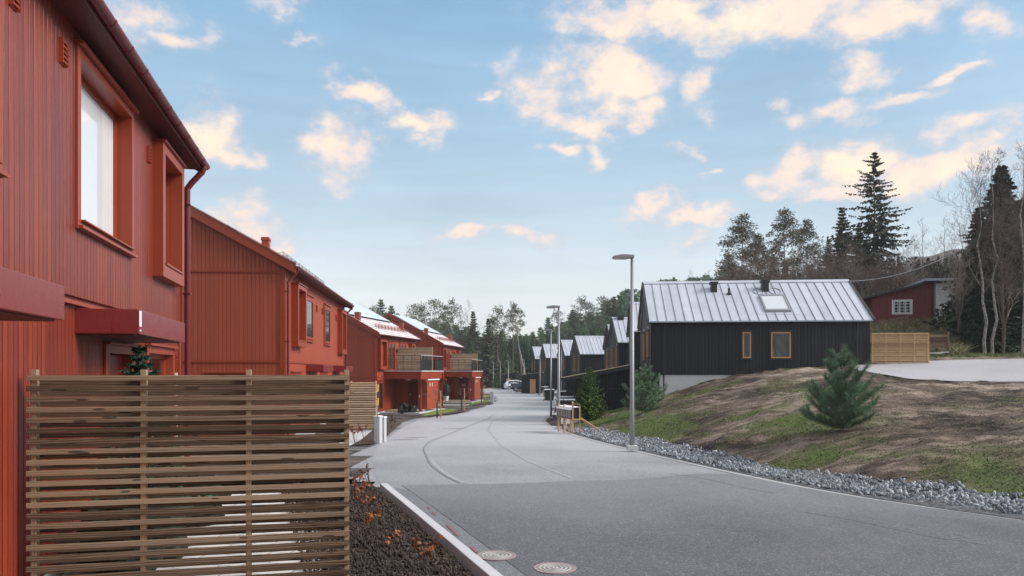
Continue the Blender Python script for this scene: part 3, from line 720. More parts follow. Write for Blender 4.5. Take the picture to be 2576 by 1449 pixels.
RKa = np.array([p for p in RE_s if 5.5 < p[1] < 30.5]); sg = np.linalg.norm(np.diff(RKa, axis=0), axis=1); cm = np.concatenate([[0], np.cumsum(sg)])
def gpos(i):
    t = cm[-1] * random.random() ** 1.0; x = np.interp(t, cm, RKa[:, 0]); y = np.interp(t, cm, RKa[:, 1])
    j = min(int(np.searchsorted(cm, t)), len(RKa) - 1); j = max(j, 1); d = RKa[j] - RKa[j - 1]; d = d / np.linalg.norm(d)
    u = random.triangular(.16, 1.32, .65)
    X = x + d[1] * u; Y = y - d[0] * u
    return X, Y, H1a(X, Y) + .022 + random.uniform(-.01, .028)
def H1a(x, y): return float(HM(np.array([x]), np.array([y]))[0])
rocks(17000, gpos, .024, .056, 'crushed_stone', M_stone, 'angular grey crushed stone between the road edge and the earth bank')
def cpos(i):
    while True:
        x = random.uniform(2, 16); y = random.uniform(9, 31)
        if x > xe(y) + 1.1 and x < 1 + .72 * y and not in_poly(np.array([x]), np.array([y]), LANE)[0]: break
    return x, y, H1a(x, y) + .005
rocks(6000, cpos, .010, .028, 'earth_clods', M_clod, 'small loose earth clods over the brown bank')
def bpos(i):
    while True:
        x = random.uniform(-3.8, .6); y = random.uniform(6.2, 12.9)
        if xl(y) - 1.75 < x < xl(y) - .14: break
    return x, y, .03 + random.uniform(0, .03)
rocks(9000, bpos, .008, .030, 'bark_chips', M_soil, 'dark bark and soil crumbs on the near planting bed')

def blades(name, n, pos, h, mat, label, w=.012):
    P = np.array([pos(i) for i in range(n)]); a = np.random.rand(n) * 6.283; l = h * (.5 + np.random.rand(n)); tilt = np.random.randn(n, 2) * 1.1
    d = np.stack([np.cos(a), np.sin(a), 0 * a], 1) * w
    top = P + np.stack([tilt[:, 0] * l, tilt[:, 1] * l, l], 1)
    V = np.stack([P - d, P + d, top], 1).reshape(-1, 3)
    return tag(np_mesh(name, V, np.arange(n * 3).reshape(-1, 3), mat), label, kind='stuff')
np.random.seed(4)
def gsp(i):
    for _ in range(60):
        x = random.uniform(2, 22); y = random.uniform(10, 40)
        if x > xe(y) + 1.2 and x < 1 + .74 * y and not in_poly(np.array([x]), np.array([y]), LANE)[0]:
            g = float(GRN(np.array([x]), np.array([y]))[0])
            if g + random.gauss(0, .15) > .48: return (x, y, H1a(x, y) - .005)
    return (x, y, H1a(x, y) - .01)
blades('grass', 42000, gsp, .032, M_blade, 'thin short green grass sprouting in patches on the earth bank')

# ------------------------------------------------------------------ fences
def fence(origin, ang, length, zt, zb, posts, pitch, sh, m_s, m_p, label, back=True, name='slatted_fence', post_over=.05, rnd=False, pw=.045, ground=0, group=None):
    t = thing(name, (origin[0], origin[1], ground), ang, label, 'fence', group)
    dz = -ground
    mb = MB(); z = zt
    while z - sh > zb:
        if rnd: mb.tube([(0, -.055, z - sh / 2), (length, -.055, z - sh / 2)], sh / 2, 8)
        else: mb.box(0, length, -.057, -.035, z - sh, z)
        if back and z - pitch / 2 - sh > zb:
            if rnd: mb.tube([(0, .055, z - pitch / 2 - sh / 2), (length, .055, z - pitch / 2 - sh / 2)], sh / 2, 8)
            else: mb.box(0, length, .035, .057, z - pitch / 2 - sh, z - pitch / 2)
        z -= pitch
    o = mb.build('slat_panel', m_s, t, dz, bevel=0 if rnd else .003)
    for p in posts:
        b = MB(); b.box(p - pw / 2, p + pw / 2, -.034, .034, zb - .1, zt + post_over); b.build('post', m_p, t, dz, bevel=.003)
    return t
FA = math.atan2(.224, .974)
fence((-4.12, 6.30), FA, 2.67, 1.968, .06, (.05, .906, 1.781, 2.645), .09, .045, M_fence, M_post, 'large brown slatted timber fence panel filling the left foreground')
fence((-7.0, 27.8), R(2), 1.9, 1.60, -.20, (.1, .95, 1.87), .088, .05, M_palefence, M_tanpost, 'small slatted fence of rounded laths just beyond the large foreground fence', rnd=True, ground=-.3)
AX = math.atan2(-.095, 1)
fence((17.0, 35.0), AX, 2.62, at(0, 838, 35)[2], at(0, 914, 35)[2] - .02, (.06, .66, 1.3, 1.95, 2.56), .105, .044, M_tanfence, M_tanpost, 'new tan slatted fence at the right end of the big black house', rnd=False, ground=2.35, post_over=0)

# ------------------------------------------------------------------ windows, doors
def face_pt(face, u, n, z, off=0):
    return (u, -n, z) if face == 'side' else (-n + off, u, z)
class FB(MB):
    """boxes given in wall coordinates: u along the wall, n outwards, z up"""
    def __init__(s, face, off=0): super().__init__(); s.face = face; s.off = off
    def wb(s, u0, u1, n0, n1, z0, z1, m=0):
        a = face_pt(s.face, u0, n0, z0, s.off); b = face_pt(s.face, u1, n1, z1, s.off)
        s.box(a[0], b[0], a[1], b[1], z0, z1, m)
def window(root, face, u0, u1, z0, z1, fm, dz, depth=.0, trim=.09, trim_m=None, n0=0., fw=.05, glassm=None, mull=0, sill=True, head=True, cur=None, name='window', thick=.16, casing=True):
    """trim board round the opening, frame, pane, sill. depth>0: recessed in a hole of that depth"""
    tm = trim_m or fm
    f = FB(face)
    if casing:
        f.wb(u0 - trim, u0, n0, n0 + .03, z0 - trim, z1 + trim); f.wb(u1, u1 + trim, n0, n0 + .03, z0 - trim, z1 + trim)
        f.wb(u0 + .0005, u1 - .0005, n0, n0 + .028, z1, z1 + trim); f.wb(u0 + .0005, u1 - .0005, n0, n0 + .028, z0 - trim, z0)
        if depth > 0:   # reveals
            f.wb(u0, u0 + .015, -depth, n0 + .031, z0, z1); f.wb(u1 - .015, u1, -depth, n0 + .031, z0, z1)
            f.wb(u0 + .0155, u1 - .0155, -depth, n0 + .029, z1 - .015, z1); f.wb(u0 + .0155, u1 - .0155, -depth, n0 + .029, z0, z0 + .015)
    w = f.build(name, [tm], root, dz, bevel=.004)
    fr = FB(face); a = -depth
    i0, i1, j0, j1 = u0 + .016, u1 - .016, z0 + .016, z1 - .016
    if depth == 0: a = n0 + .002
    t0, t1 = a, a + .05
    fr.wb(i0, i0 + fw, t0, t1, j0, j1); fr.wb(i1 - fw, i1, t0, t1, j0, j1)
    fr.wb(i0 + fw, i1 - fw, t0, t1 - .001, j0, j0 + fw); fr.wb(i0 + fw, i1 - fw, t0, t1 - .001, j1 - fw, j1)
    for k in range(mull):
        uc = i0 + (i1 - i0) * (k + 1) / (mull + 1); fr.wb(uc - fw * .6, uc + fw * .6, t0, t1 - .002, j0 + fw, j1 - fw)
    fr.build('frame', fm, w, dz)
    pn = FB(face); pn.wb(i0 + fw * .9, i1 - fw * .9, a + .012, a + .022, j0 + fw * .9, j1 - fw * .9); pn.build('pane', glassm or M_pane, w, dz)
    if sill:
        s_ = FB(face); s_.wb(u0 - trim * .9, u1 + trim * .9, n0 + .0305, n0 + .075, z0 - trim * .65 - .02, z0 - trim * .65 + .01)
        if depth > 0: s_.wb(u0 + .016, u1 - .016, -depth + .05, n0 + .07, z0 + .0155, z0 + .03)
        s_.build('sill', tm, w, dz)
    if head:
        s_ = FB(face); s_.wb(u0 - trim - .02, u1 + trim + .02, n0 + .0305, n0 + .085, z1 + trim + .001, z1 + trim + .035); s_.wb(u0 - trim - .02, u1 + trim + .02, n0, n0 + .03, z1 + trim + .001, z1 + trim + .034); s_.build('head_flashing', tm, w, dz)
    if cur:
        c = FB(face); c.wb(i0 + fw + (i1 - i0) * cur[0], i0 + (i1 - i0) * cur[1] - fw, a - .10, a - .095, j0, j1); c.build('curtain', M_curtain, w, dz)
    return w
def bay(root, face, u0, u1, z0, z1, p, fm, dz, glassm=None, border=.14):
    """a box frame standing proud of the wall"""
    f = FB(face); b = border
    f.wb(u0, u0 + b, 0, p, z0, z1); f.wb(u1 - b, u1, 0, p, z0, z1); f.wb(u0 + b, u1 - b, 0, p - .001, z1 - b, z1); f.wb(u0 + b, u1 - b, 0, p - .001, z0, z0 + b * 1.3)
    w = f.build('box_window', fm, root, dz, bevel=.005)
    hf = FB(face); hf.wb(u0 - .02, u1 + .02, 0, p + .035, z1 + .001, z1 + .03); hf.build('head_flashing', M_rmetal if fm is M_rtrim else fm, w, dz)
    i0, i1, j0, j1 = u0 + b, u1 - b, z0 + b * 1.3, z1 - b
    rv = FB(face); d = .14
    rv.wb(i0, i0 + .02, -d, -.001, j0, j1); rv.wb(i1 - .02, i1, -d, -.001, j0, j1); rv.wb(i0 + .02, i1 - .02, -d, -.001, j1 - .02, j1); rv.wb(i0 + .02, i1 - .02, -d, -.001, j0, j0 + .02)
    rv.wb(i0 + .02, i0 + .07, -d, -d + .05, j0 + .02, j1 - .02); rv.wb(i1 - .07, i1 - .02, -d, -d + .05, j0 + .02, j1 - .02); rv.wb(i0 + .07, i1 - .07, -d, -d + .049, j0 + .02, j0 + .07); rv.wb(i0 + .07, i1 - .07, -d, -d + .049, j1 - .07, j1 - .02)
    rv.build('frame', fm, w, dz)
    pn = FB(face); pn.wb(i0 + .06, i1 - .06, -d + .01, -d + .02, j0 + .06, j1 - .06); pn.build('pane', glassm or M_pane, w, dz)
    s_ = FB(face); s_.wb(i0 + .021, i1 - .021, -d + .05, p + .02, j0 + .0005, j0 + .03); s_.build('sill', fm, w, dz)
    return w
def wall_with_holes(mb, u0, u1, z0, z1, holes, thick, n0=0, m=0):
    us = sorted({u0, u1} | {h[0] for h in holes} | {h[1] for h in holes}); zs = sorted({z0, z1} | {h[2] for h in holes} | {h[3] for h in holes})
    us = [u for u in us if u0 <= u <= u1]; zs = [z for z in zs if z0 <= z <= z1]
    for j in range(len(zs) - 1):
        zc = (zs[j] + zs[j + 1]) / 2; run = None
        for i in range(len(us) - 1):
            uc = (us[i] + us[i + 1]) / 2
            hole = any(h[0] < uc < h[1] and h[2] < zc < h[3] for h in holes)
            if hole:
                if run is not None: mb.box(run, us[i], -n0, thick, zs[j], zs[j + 1], m); run = None
            elif run is None: run = us[i]
        if run is not None: mb.box(run, us[-1], -n0, thick, zs[j], zs[j + 1], m)

def louvre(root, face, u, z, w, h, mat, dz, n0=0.):
    f = FB(face); f.wb(u - w / 2, u + w / 2, n0, n0 + .012, z - h / 2, z + h / 2)
    for k in range(5):
        zz = z - h / 2 + h * (k + .5) / 5; f.wb(u - w / 2 + .008, u + w / 2 - .008, n0 + .012, n0 + .035, zz - .006, zz + .008)
    f.wb(u - w / 2 - .008, u - w / 2, n0, n0 + .04, z - h / 2, z + h / 2); f.wb(u + w / 2, u + w / 2 + .008, n0, n0 + .04, z - h / 2, z + h / 2)
    return f.build('air_vent', mat, root, dz)

def downpipe(root, x, ov, zg, ztop, mat, dz, r=.04, wall_n=.08, side=1, n=12):
    g = -(ov + .06); w = -wall_n
    mb = MB()
    pts = [(x, g, ztop), (x, g, ztop - .06), (x, g + .03, ztop - .13)]
    pts += [(x, w - .06, ztop - .33), (x, w, ztop - .42), (x, w, zg + .12), (x, w - .05, zg + .03)]
    mb.tube(pts, r, n)
    z = ztop - .7
    while z > zg + .4: mb.box(x - r - .012, x + r + .012, w - r - .008, .0, z - .012, z + .012); z -= 1.5
    return mb.build('downpipe', mat, root, dz, smooth=False)

def gable_roof(root, L, W, ze, slope, ov, og, mats, dz, thick=.10, ribs=None, name='roof'):
    mb = MB(); yr = W / 2; zr_ = ze + slope * (yr + ov)
    for sgn in (0, 1):
        a = (-ov, ze); b = (yr, zr_)
        prof = [(-ov, ze), (yr, zr_), (yr, zr_ + thick), (-ov, ze + thick)]
        if sgn: prof = [(W - p[0], p[1]) for p in prof]
        mb.prism(prof, 'x', -og, L + og, 0)
        if ribs:
            n = int(round((L + 2 * og) / ribs)); st = (L + 2 * og - .04) / n
            for k in range(n + 1):
                xx = -og + .02 + k * st
                pr = [(-ov - .003, ze + thick + .0), (yr - .06, zr_ + thick - .06 * slope), (yr - .06, zr_ + thick + .034 - .06 * slope), (-ov - .003, ze + thick + .034)]
                if sgn: pr = [(W - p[0], p[1]) for p in pr]
                mb.prism(pr, 'x', xx - .011, xx + .011, 1)
    if ribs:
        mb.prism([(yr - .16, zr_ + thick - .16 * slope + .036), (yr, zr_ + thick + .036), (yr + .16, zr_ + thick - .16 * slope + .036), (yr, zr_ + thick + .07)], 'x', -og - .01, L + og + .01, 0)
    return mb.build(name, mats, root, dz), zr_

def barge(root, L, W, ze, slope, ov, og, mat, dz, h=.24, t=.04, thick=.10):
    yr = W / 2; zr_ = ze + slope * (yr + ov); out = []
    for x0 in (-og - t, L + og):
        mb = MB(); up = thick + .03
        mb.prism([(-ov - .04, ze + up), (yr, zr_ + up), (W + ov + .04, ze + up), (W + ov + .04, ze + up - h), (yr, zr_ + up - h * 1.06), (-ov - .04, ze + up - h)], 'x', x0, x0 + t)
        mb.prism([(-ov - .06, ze + up + .001), (yr, zr_ + up + .001), (W + ov + .06, ze + up + .001), (W + ov + .06, ze + up + .02), (yr, zr_ + up + .02), (-ov - .06, ze + up + .02)], 'x', x0 - .03, x0 + t + .04)
        out.append(mb.build('barge_board', mat, root, dz))
    return out

def gutter(root, L, W, ze, ov, og, mat, dz, thick=.10, both=True, r=.062, rings=False):
    z = ze + thick * .5; mb = None
    for y in ([-(ov + .062)] + ([W + ov + .062] if both else [])):
        if mb: mb.build('gutter', mat, root, dz)
        mb = MB(); n = 10; pts = []
        for k in range(n + 1):
            a = math.pi + math.pi * k / n; pts.append((y + r * math.cos(a), z + r * math.sin(a)))
        for k in range(n, -1, -1):
            a = math.pi + math.pi * k / n; pts.append((y + (r - .006) * math.cos(a), z + (r - .006) * math.sin(a)))
        mb.prism(pts, 'x', -og - .05, L + og + .05)
        for xe_ in (-og - .055, L + og + .045):
            mb.prism(pts[:n + 1], 'x', xe_, xe_ + .01)
        if rings:
            x = -og
            while x < L + og:
                rg = [(y + (r + .006) * math.cos(math.pi + math.pi * k / n), z + (r + .006) * math.sin(math.pi + math.pi * k / n)) for k in range(n + 1)]
                rg2 = [(y + (r - .002) * math.cos(math.pi + math.pi * k / n), z + (r - .002) * math.sin(math.pi + math.pi * k / n)) for k in range(n, -1, -1)]
                mb.prism(rg + rg2, 'x', x, x + .035); x += .62
    return mb.build('gutter', mat, root, dz)

def gable_wall(mb, x0, x1, W, z0, ze, slope, ov, m=0):
    zt = ze + slope * ov
    mb.prism([(0, z0), (W, z0), (W, zt - .002), (W / 2, ze + slope * (W / 2 + ov) - .002), (0, zt - .002)], 'x', x0, x1, m)

def vent_hood(root, x, y, z, mat, dz, s=.28, name='roof_vent', tilt=0):
    mb = MB(); mb.box(x - s / 2, x + s / 2, y - s / 2, y + s / 2, z - .35, z + s * .9); mb.prism([(y - s * .62, z + s * .9), (y + s * .62, z + s * .9), (y + s * .5, z + s * 1.35), (y - s * .5, z + s * 1.35)], 'x', x - s * .62, x + s * .62)
    return mb.build(name, mat, root, dz, bevel=.01)

# ------------------------------------------------------------------ red houses on the left
SL_R = math.tan(R(29))
def snow_guard(root, x0, x1, ov, ze, slope, d, mat, dz, thick=.10):
    mb = MB(); y = -ov + d; z = ze + slope * d + thick
    for h in (.06, .13, .20): mb.tube([(x0, y, z + h), (x1, y, z + h)], .012, 6)
    x = x0 + .05
    while x < x1: mb.beam((x, y - .02, z - .01), (x, y + .0, z + .22), .02, .02); mb.beam((x, y + .25, z + slope * .25 - .01), (x, y, z + .2), .015, .015); x += .62
    return mb.build('snow_guard', mat, root, dz)
def canopy(root, u0, u1, q, z0, z1, dz):
    f = FB('side'); f.wb(u0, u1, .0, q, z0 + .0, z1)
    t = .03
    c = f.build('canopy', M_rmetal, root, dz, bevel=.006)
    b = FB('side')
    k = 0; n = q - .06
    while n > .05: b.wb(u0 + .03, u1 - .03, n - .07, n, z0 - .014, z0 - .0005); n -= .082
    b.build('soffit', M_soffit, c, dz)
    return c

# -- nearest house -------------------------------------------------------------
d1 = Vector((-.2242, .9746)); Y0 = .83; P0 = (-2.75 - .23 * Y0, Y0)
def lx(Y): return (Y - Y0) / .9746
L1 = lx(12.53)
h1 = thing('red_house', (P0[0], P0[1], 0), math.atan2(d1.y, d1.x), 'nearest red wooden house filling the left edge, with big window and sheet metal canopies', 'house', 'red wooden houses')
ZB = 2.765; ZE = 5.50; W1 = 8.6
h_up = [(lx(7.55), lx(9.42), 3.53, 5.25), (lx(10.54) + .12, lx(11.95) - .12, 3.55, 5.17), (lx(5.05), lx(5.75), 3.6, 5.2)]
h_lo = [(lx(8.62), lx(9.62), .08, 2.22), (lx(10.42), lx(11.95), .95, 2.28), (lx(4.3), lx(5.3), .08, 2.2)]
mb = MB(); wall_with_holes(mb, .18, L1 - .18, ZB, ZE + .02, h_up, .16, .045); wall_with_holes(mb, .18, L1 - .18, .12, ZB - .09, h_lo, .16, 0)
gable_wall(mb, .0, .18, W1, .12, ZE + .0, SL_R, .33); gable_wall(mb, L1 - .18, L1, W1, .12, ZE, SL_R, .33); mb.box(.18, L1 - .18, W1 - .16, W1, .12, ZE + .02)
mb.build('wall', M_red, h1)
mb = MB(); mb.box(.0, L1, .02, W1 - .02, .0, .12); mb.build('plinth', M_concrete, h1)
mb = MB(); mb.box(.2, L1 - .2, .0, .16, ZB - .0895, ZB - .0005, 0); mb.box(.0, L1, -.065, -.0005, ZB - .088, ZB - .05, 0); mb.build('floor_band', M_rtrim, h1)
mb = MB(); mb.box(.2, L1 - .2, .17, W1 - .2, .05, ZE); 
mb2 = MB(); mb2.box(.19, L1 - .19, 1.9, 2.0, .13, ZE - .02); mb2.box(.19, L1 - .19, .18, W1 - .2, 2.60, 2.70); mb2.build('inner_partition', M_interior, h1)
# openings
w = window(h1, 'side', *h_up[0], M_rtrim, 0, depth=.15, trim=.075, n0=.045, fw=.07, glassm=M_wpane)
c = FB('side')
for k in range(7): c.wb(h_up[0][1] - .53 + k * .062, h_up[0][1] - .475 + k * .062, -.127 - .001 * (k % 2), -.124 - .001 * (k % 2), 3.62, 5.16)
c.build('curtain', M_curtain, w)
window(h1, 'side', *h_up[2], M_rtrim, 0, depth=.15, trim=.075, n0=.045, fw=.06)
bay(h1, 'side', lx(10.54), lx(11.95), 3.37, 5.30, .19, M_rtrim, 0, M_glass)
window(h1, 'side', *h_lo[1], M_rtrim, 0, depth=.14, trim=.09, fw=.06, glassm=M_glass, cur=(.0, .45))
def door(root, face, u0, u1, z0, z1, mat, dz, n=-.10, win=None, handle_u=None, name='door'):
    f = FB(face); f.wb(u0, u1, n - .05, n, z0, z1); d = f.build(name, mat, root, dz, bevel=.004)
    g = FB(face); hu = handle_u if handle_u is not None else u1 - .09
    g.wb(hu - .025, hu + .025, n, n + .012, z0 + .92, z0 + 1.12); g.wb(hu - .10, hu + .015, n + .035, n + .055, z0 + 1.03, z0 + 1.05); g.wb(hu - .012, hu + .012, n, n + .04, z0 + 1.028, z0 + 1.052)
    g.build('handle', M_grey, d, dz)
    if win:
        q = FB(face); a, b, c_, e = win
        q.wb(a - .025, a, n, n + .02, c_, e); q.wb(b, b + .025, n, n + .02, c_, e); q.wb(a - .025, b + .025, n, n + .019, e, e + .025); q.wb(a - .025, b + .025, n, n + .019, c_ - .025, c_); q.build('window_frame', mat, d, dz)
        q = FB(face); q.wb(a, b, n, n + .008, c_, e); q.build('pane', M_pane, d, dz)
    return d
for (a, b) in ((h_lo[0][0], h_lo[0][1]), (h_lo[2][0], h_lo[2][1])):
    f = FB('side'); f.wb(a - .1, a, 0, .03, .12, 2.32); f.wb(b, b + .1, 0, .03, .12, 2.32); f.wb(a, b, 0, .029, 2.22, 2.32); f.wb(a - .13, b + .13, .0305, .08, 2.32, 2.345)
    f.wb(a, a + .04, -.18, .031, .12, 2.22); f.wb(b - .04, b, -.18, .031, .12, 2.22); f.build('door_trim', M_rtrim, h1, bevel=.004)
    door(h1, 'side', a + .04, b - .04, .13, 2.21, M_reddoor, 0, n=-.08, win=(a + .25, a + .42, 1.1, 1.92))
canopy(h1, lx(3.1), lx(5.53), .61, 2.395, 2.655, 0)
c2 = canopy(h1, lx(7.61), lx(9.87), .61, 2.395, 2.655, 0)
f = FB('side'); f.wb(lx(7.61) + .005, lx(7.61) + .085, .6105, .613, 2.475, 2.64); nb = f.build('house_number_label', MT('label_white', (.8, .8, .82), .5).m, c2)
f = FB('side'); f.wb(lx(7.61) + .03, lx(7.61) + .034, .6131, .614, 2.50, 2.52); f.wb(lx(7.61) + .045, lx(7.61) + .05, .6131, .614, 2.53, 2.545); f.wb(lx(7.61) + .03, lx(7.61) + .055, .6131, .614, 2.555, 2.559); f.wb(lx(7.61) + .04, lx(7.61) + .045, .6131, .614, 2.575, 2.60); f.build('label_marks', M_grey, nb)
f = FB('side'); f.wb(lx(7.61) + .005, lx(7.61) + .05, .611, .62, 2.425, 2.44); f.build('clip', M_white, c2)
louvre(h1, 'side', lx(7.12), 5.08, .13, .24, M_rtrim, 0, .045); louvre(h1, 'side', lx(10.28), 5.02, .12, .22, M_rtrim, 0, .045); louvre(h1, 'side', lx(6.05), 5.10, .13, .24, M_rtrim, 0, .045)
louvre(h1, 'side', lx(12.12), 2.15, .10, .26, M_rtrim, 0)
f = FB('side'); f.wb(lx(12.12) - .02, lx(12.12) + .02, .01, .05, .9, 1.98); f.build('white_conduit', M_white, h1)
for yy in (0, 1):
    f = FB('side'); f.wb(L1 - .13, L1 + .025, .0455, .07, ZB, ZE); f.wb(L1 - .13, L1 + .025, .0005, .03, .12, ZB - .09); f.build('corner_board', M_rtrim, h1, bevel=.004) if yy == 0 else None
OV1 = .33
gable_roof(h1, L1, W1, ZE, SL_R, OV1, .12, [M_tile], 0)
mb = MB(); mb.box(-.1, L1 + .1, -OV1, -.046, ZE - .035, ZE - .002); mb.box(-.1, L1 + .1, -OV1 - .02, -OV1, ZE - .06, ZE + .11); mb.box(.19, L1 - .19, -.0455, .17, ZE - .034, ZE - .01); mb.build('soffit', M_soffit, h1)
barge(h1, L1, W1, ZE, SL_R, OV1, .12, M_rtrim, 0)
gutter(h1, L1, W1, ZE, OV1, .12, M_rgutter, 0, rings=True, r=.068)
downpipe(h1, L1 - .04, OV1, .15, ZE + .02, M_rgutter, 0, r=.05, wall_n=.13)
# gable details of the visible side not needed; back gable plain

# -- second house --------------------------------------------------------------
def red_house(origin, d, L, W, zg, zb, ze, ov, og, label, upper_band=True):
    root = thing('red_house', (origin[0], origin[1], zg), math.atan2(d[1], d[0]), label, 'house', 'red wooden houses')
    dz = -zg
    mb = MB(); mb.box(.15, L - .15, 0, .16, zg + .12, ze + .02); mb.box(.15, L - .15, W - .16, W, zg + .12, ze + .02)
    gable_wall(mb, 0, .15, W, zg + .12, ze, SL_R, ov); gable_wall(mb, L - .15, L, W, zg + .12, ze, SL_R, ov)
    mb.build('wall', M_redg, root, dz)
    mb = MB(); mb.box(-.01, L + .01, -.01, W + .01, zg - .35, zg + .119); mb.build('plinth', M_concrete, root, dz)
    mb = MB(); zu = ze - .13
    for z in (zb, zu):
        mb.box(-.03, -.0005, .12, W, z, z + .055)
        if z == zb: mb.box(.1, L - .1, -.035, -.0005, z, z + .05)
    mb.build('floor_band', M_rtrim, root, dz)
    mb = MB(); mb.box(-.031, .0, -.032, .13, zg + .12, ze - .02); mb.box(.0005, .12, -.031, -.0005, zg + .12, ze - .02); mb.build('corner_board', M_rtrim, root, dz)
    mb = MB(); mb.box(L - .12, L, -.031, -.0005, zg + .12, ze - .02); mb.build('corner_board', M_rtrim, root, dz)
    gable_roof(root, L, W, ze, SL_R, ov, og, [M_tile], dz)
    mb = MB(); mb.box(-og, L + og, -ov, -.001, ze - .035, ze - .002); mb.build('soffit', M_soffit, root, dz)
    barge(root, L, W, ze, SL_R, ov, og, M_rtrim, dz, h=.30); gutter(root, L, W, ze, ov, og, M_rgutter, dz)
    downpipe(root, .02, ov, zg + .1, ze + .02, M_rgutter, dz, wall_n=.11); downpipe(root, L - .1, ov, zg + .1, ze + .02, M_rgutter, dz, wall_n=.11)
    return root, dz
dd = Vector((-.088, 1)).normalized()
h2, dz2 = red_house((-6.81, 22.1), dd, 12.9, 9.0, -.12, 2.27, 5.08, .34, .16, 'second red house with plain board gable and a row of four upper windows')
for (a, b) in ((1.0, 2.4), (10.8, 12.3)): bay(h2, 'side', a, b, 2.80, 4.76, .22, M_rtrim, dz2)
for (a, b) in ((3.2, 4.85), (7.1, 8.75)): window(h2, 'side', a + .05, b - .25, 3.12, 4.58, M_rtrim, dz2, depth=0, trim=.08, fw=.09, cur=None)
for (a, b) in ((3.4, 5.6), (9.2, 11.4)): canopy(h2, a, b, .6, 2.0, 2.24, dz2)
for a in (5.45, 6.75, 10.3): louvre(h2, 'side', a, 4.35, .14, .26, M_rtrim, dz2)
window(h2, 'side', 1.0, 2.4, .75, 1.9, M_rtrim, dz2, trim=.08, fw=.07); window(h2, 'side', 6.4, 7.9, .75, 1.9, M_rtrim, dz2, trim=.08, fw=.07)
for a in (4.1, 10.0): door(h2, 'side', a, a + .95, .1, 2.0, M_reddoor, dz2, n=.02)
window(h2, 'gable', 3.05, 3.85, 3.2, 4.6, M_rtrim, dz2, trim=.09, fw=.07); window(h2, 'gable', 1.15, 2.2, .7, 1.86, M_rtrim, dz2, trim=.09, fw=.07)
snow_guard(h2, .3, 7.8, .34, 5.08, SL_R, .45, M_grey, dz2)
vent_hood(h2, .55, .66, 5.80, M_rtrim, dz2, .22, 'roof_vent')
vent_hood(h2, 9.2, .75, 5.70, M_rtrim, dz2, .22, 'roof_vent')
def panels(root, L, W, ze, ov, x0, x1, y0, y1, dz):
    mb = MB(); a = ze + SL_R * (y0 + ov) + .10; b = ze + SL_R * (y1 + ov) + .10
    mb.prism([(y0, a + .05), (y1, b + .05), (y1, b + .11), (y0, a + .11)], 'x', x0, x1, 0); mb.prism([(y0 - .03, a + .03), (y0 - .001, a + .03), (y0 - .001, a + .115), (y0 - .03, a + .10)], 'x', x0, x1, 1)
    x = x0 + .3
    while x < x1: mb.prism([(y0 + .05, a + .0), (y1 - .05, b + .0), (y1 - .05, b + .049), (y0 + .05, a + .049)], 'x', x, x + .04, 1); x += 1.3
    return mb.build('solar_panels', [M_solar, M_dark], root, dz)
panels(h2, 12.9, 9, 5.08, .34, .9, 11.8, 1.9, 4.3, dz2)

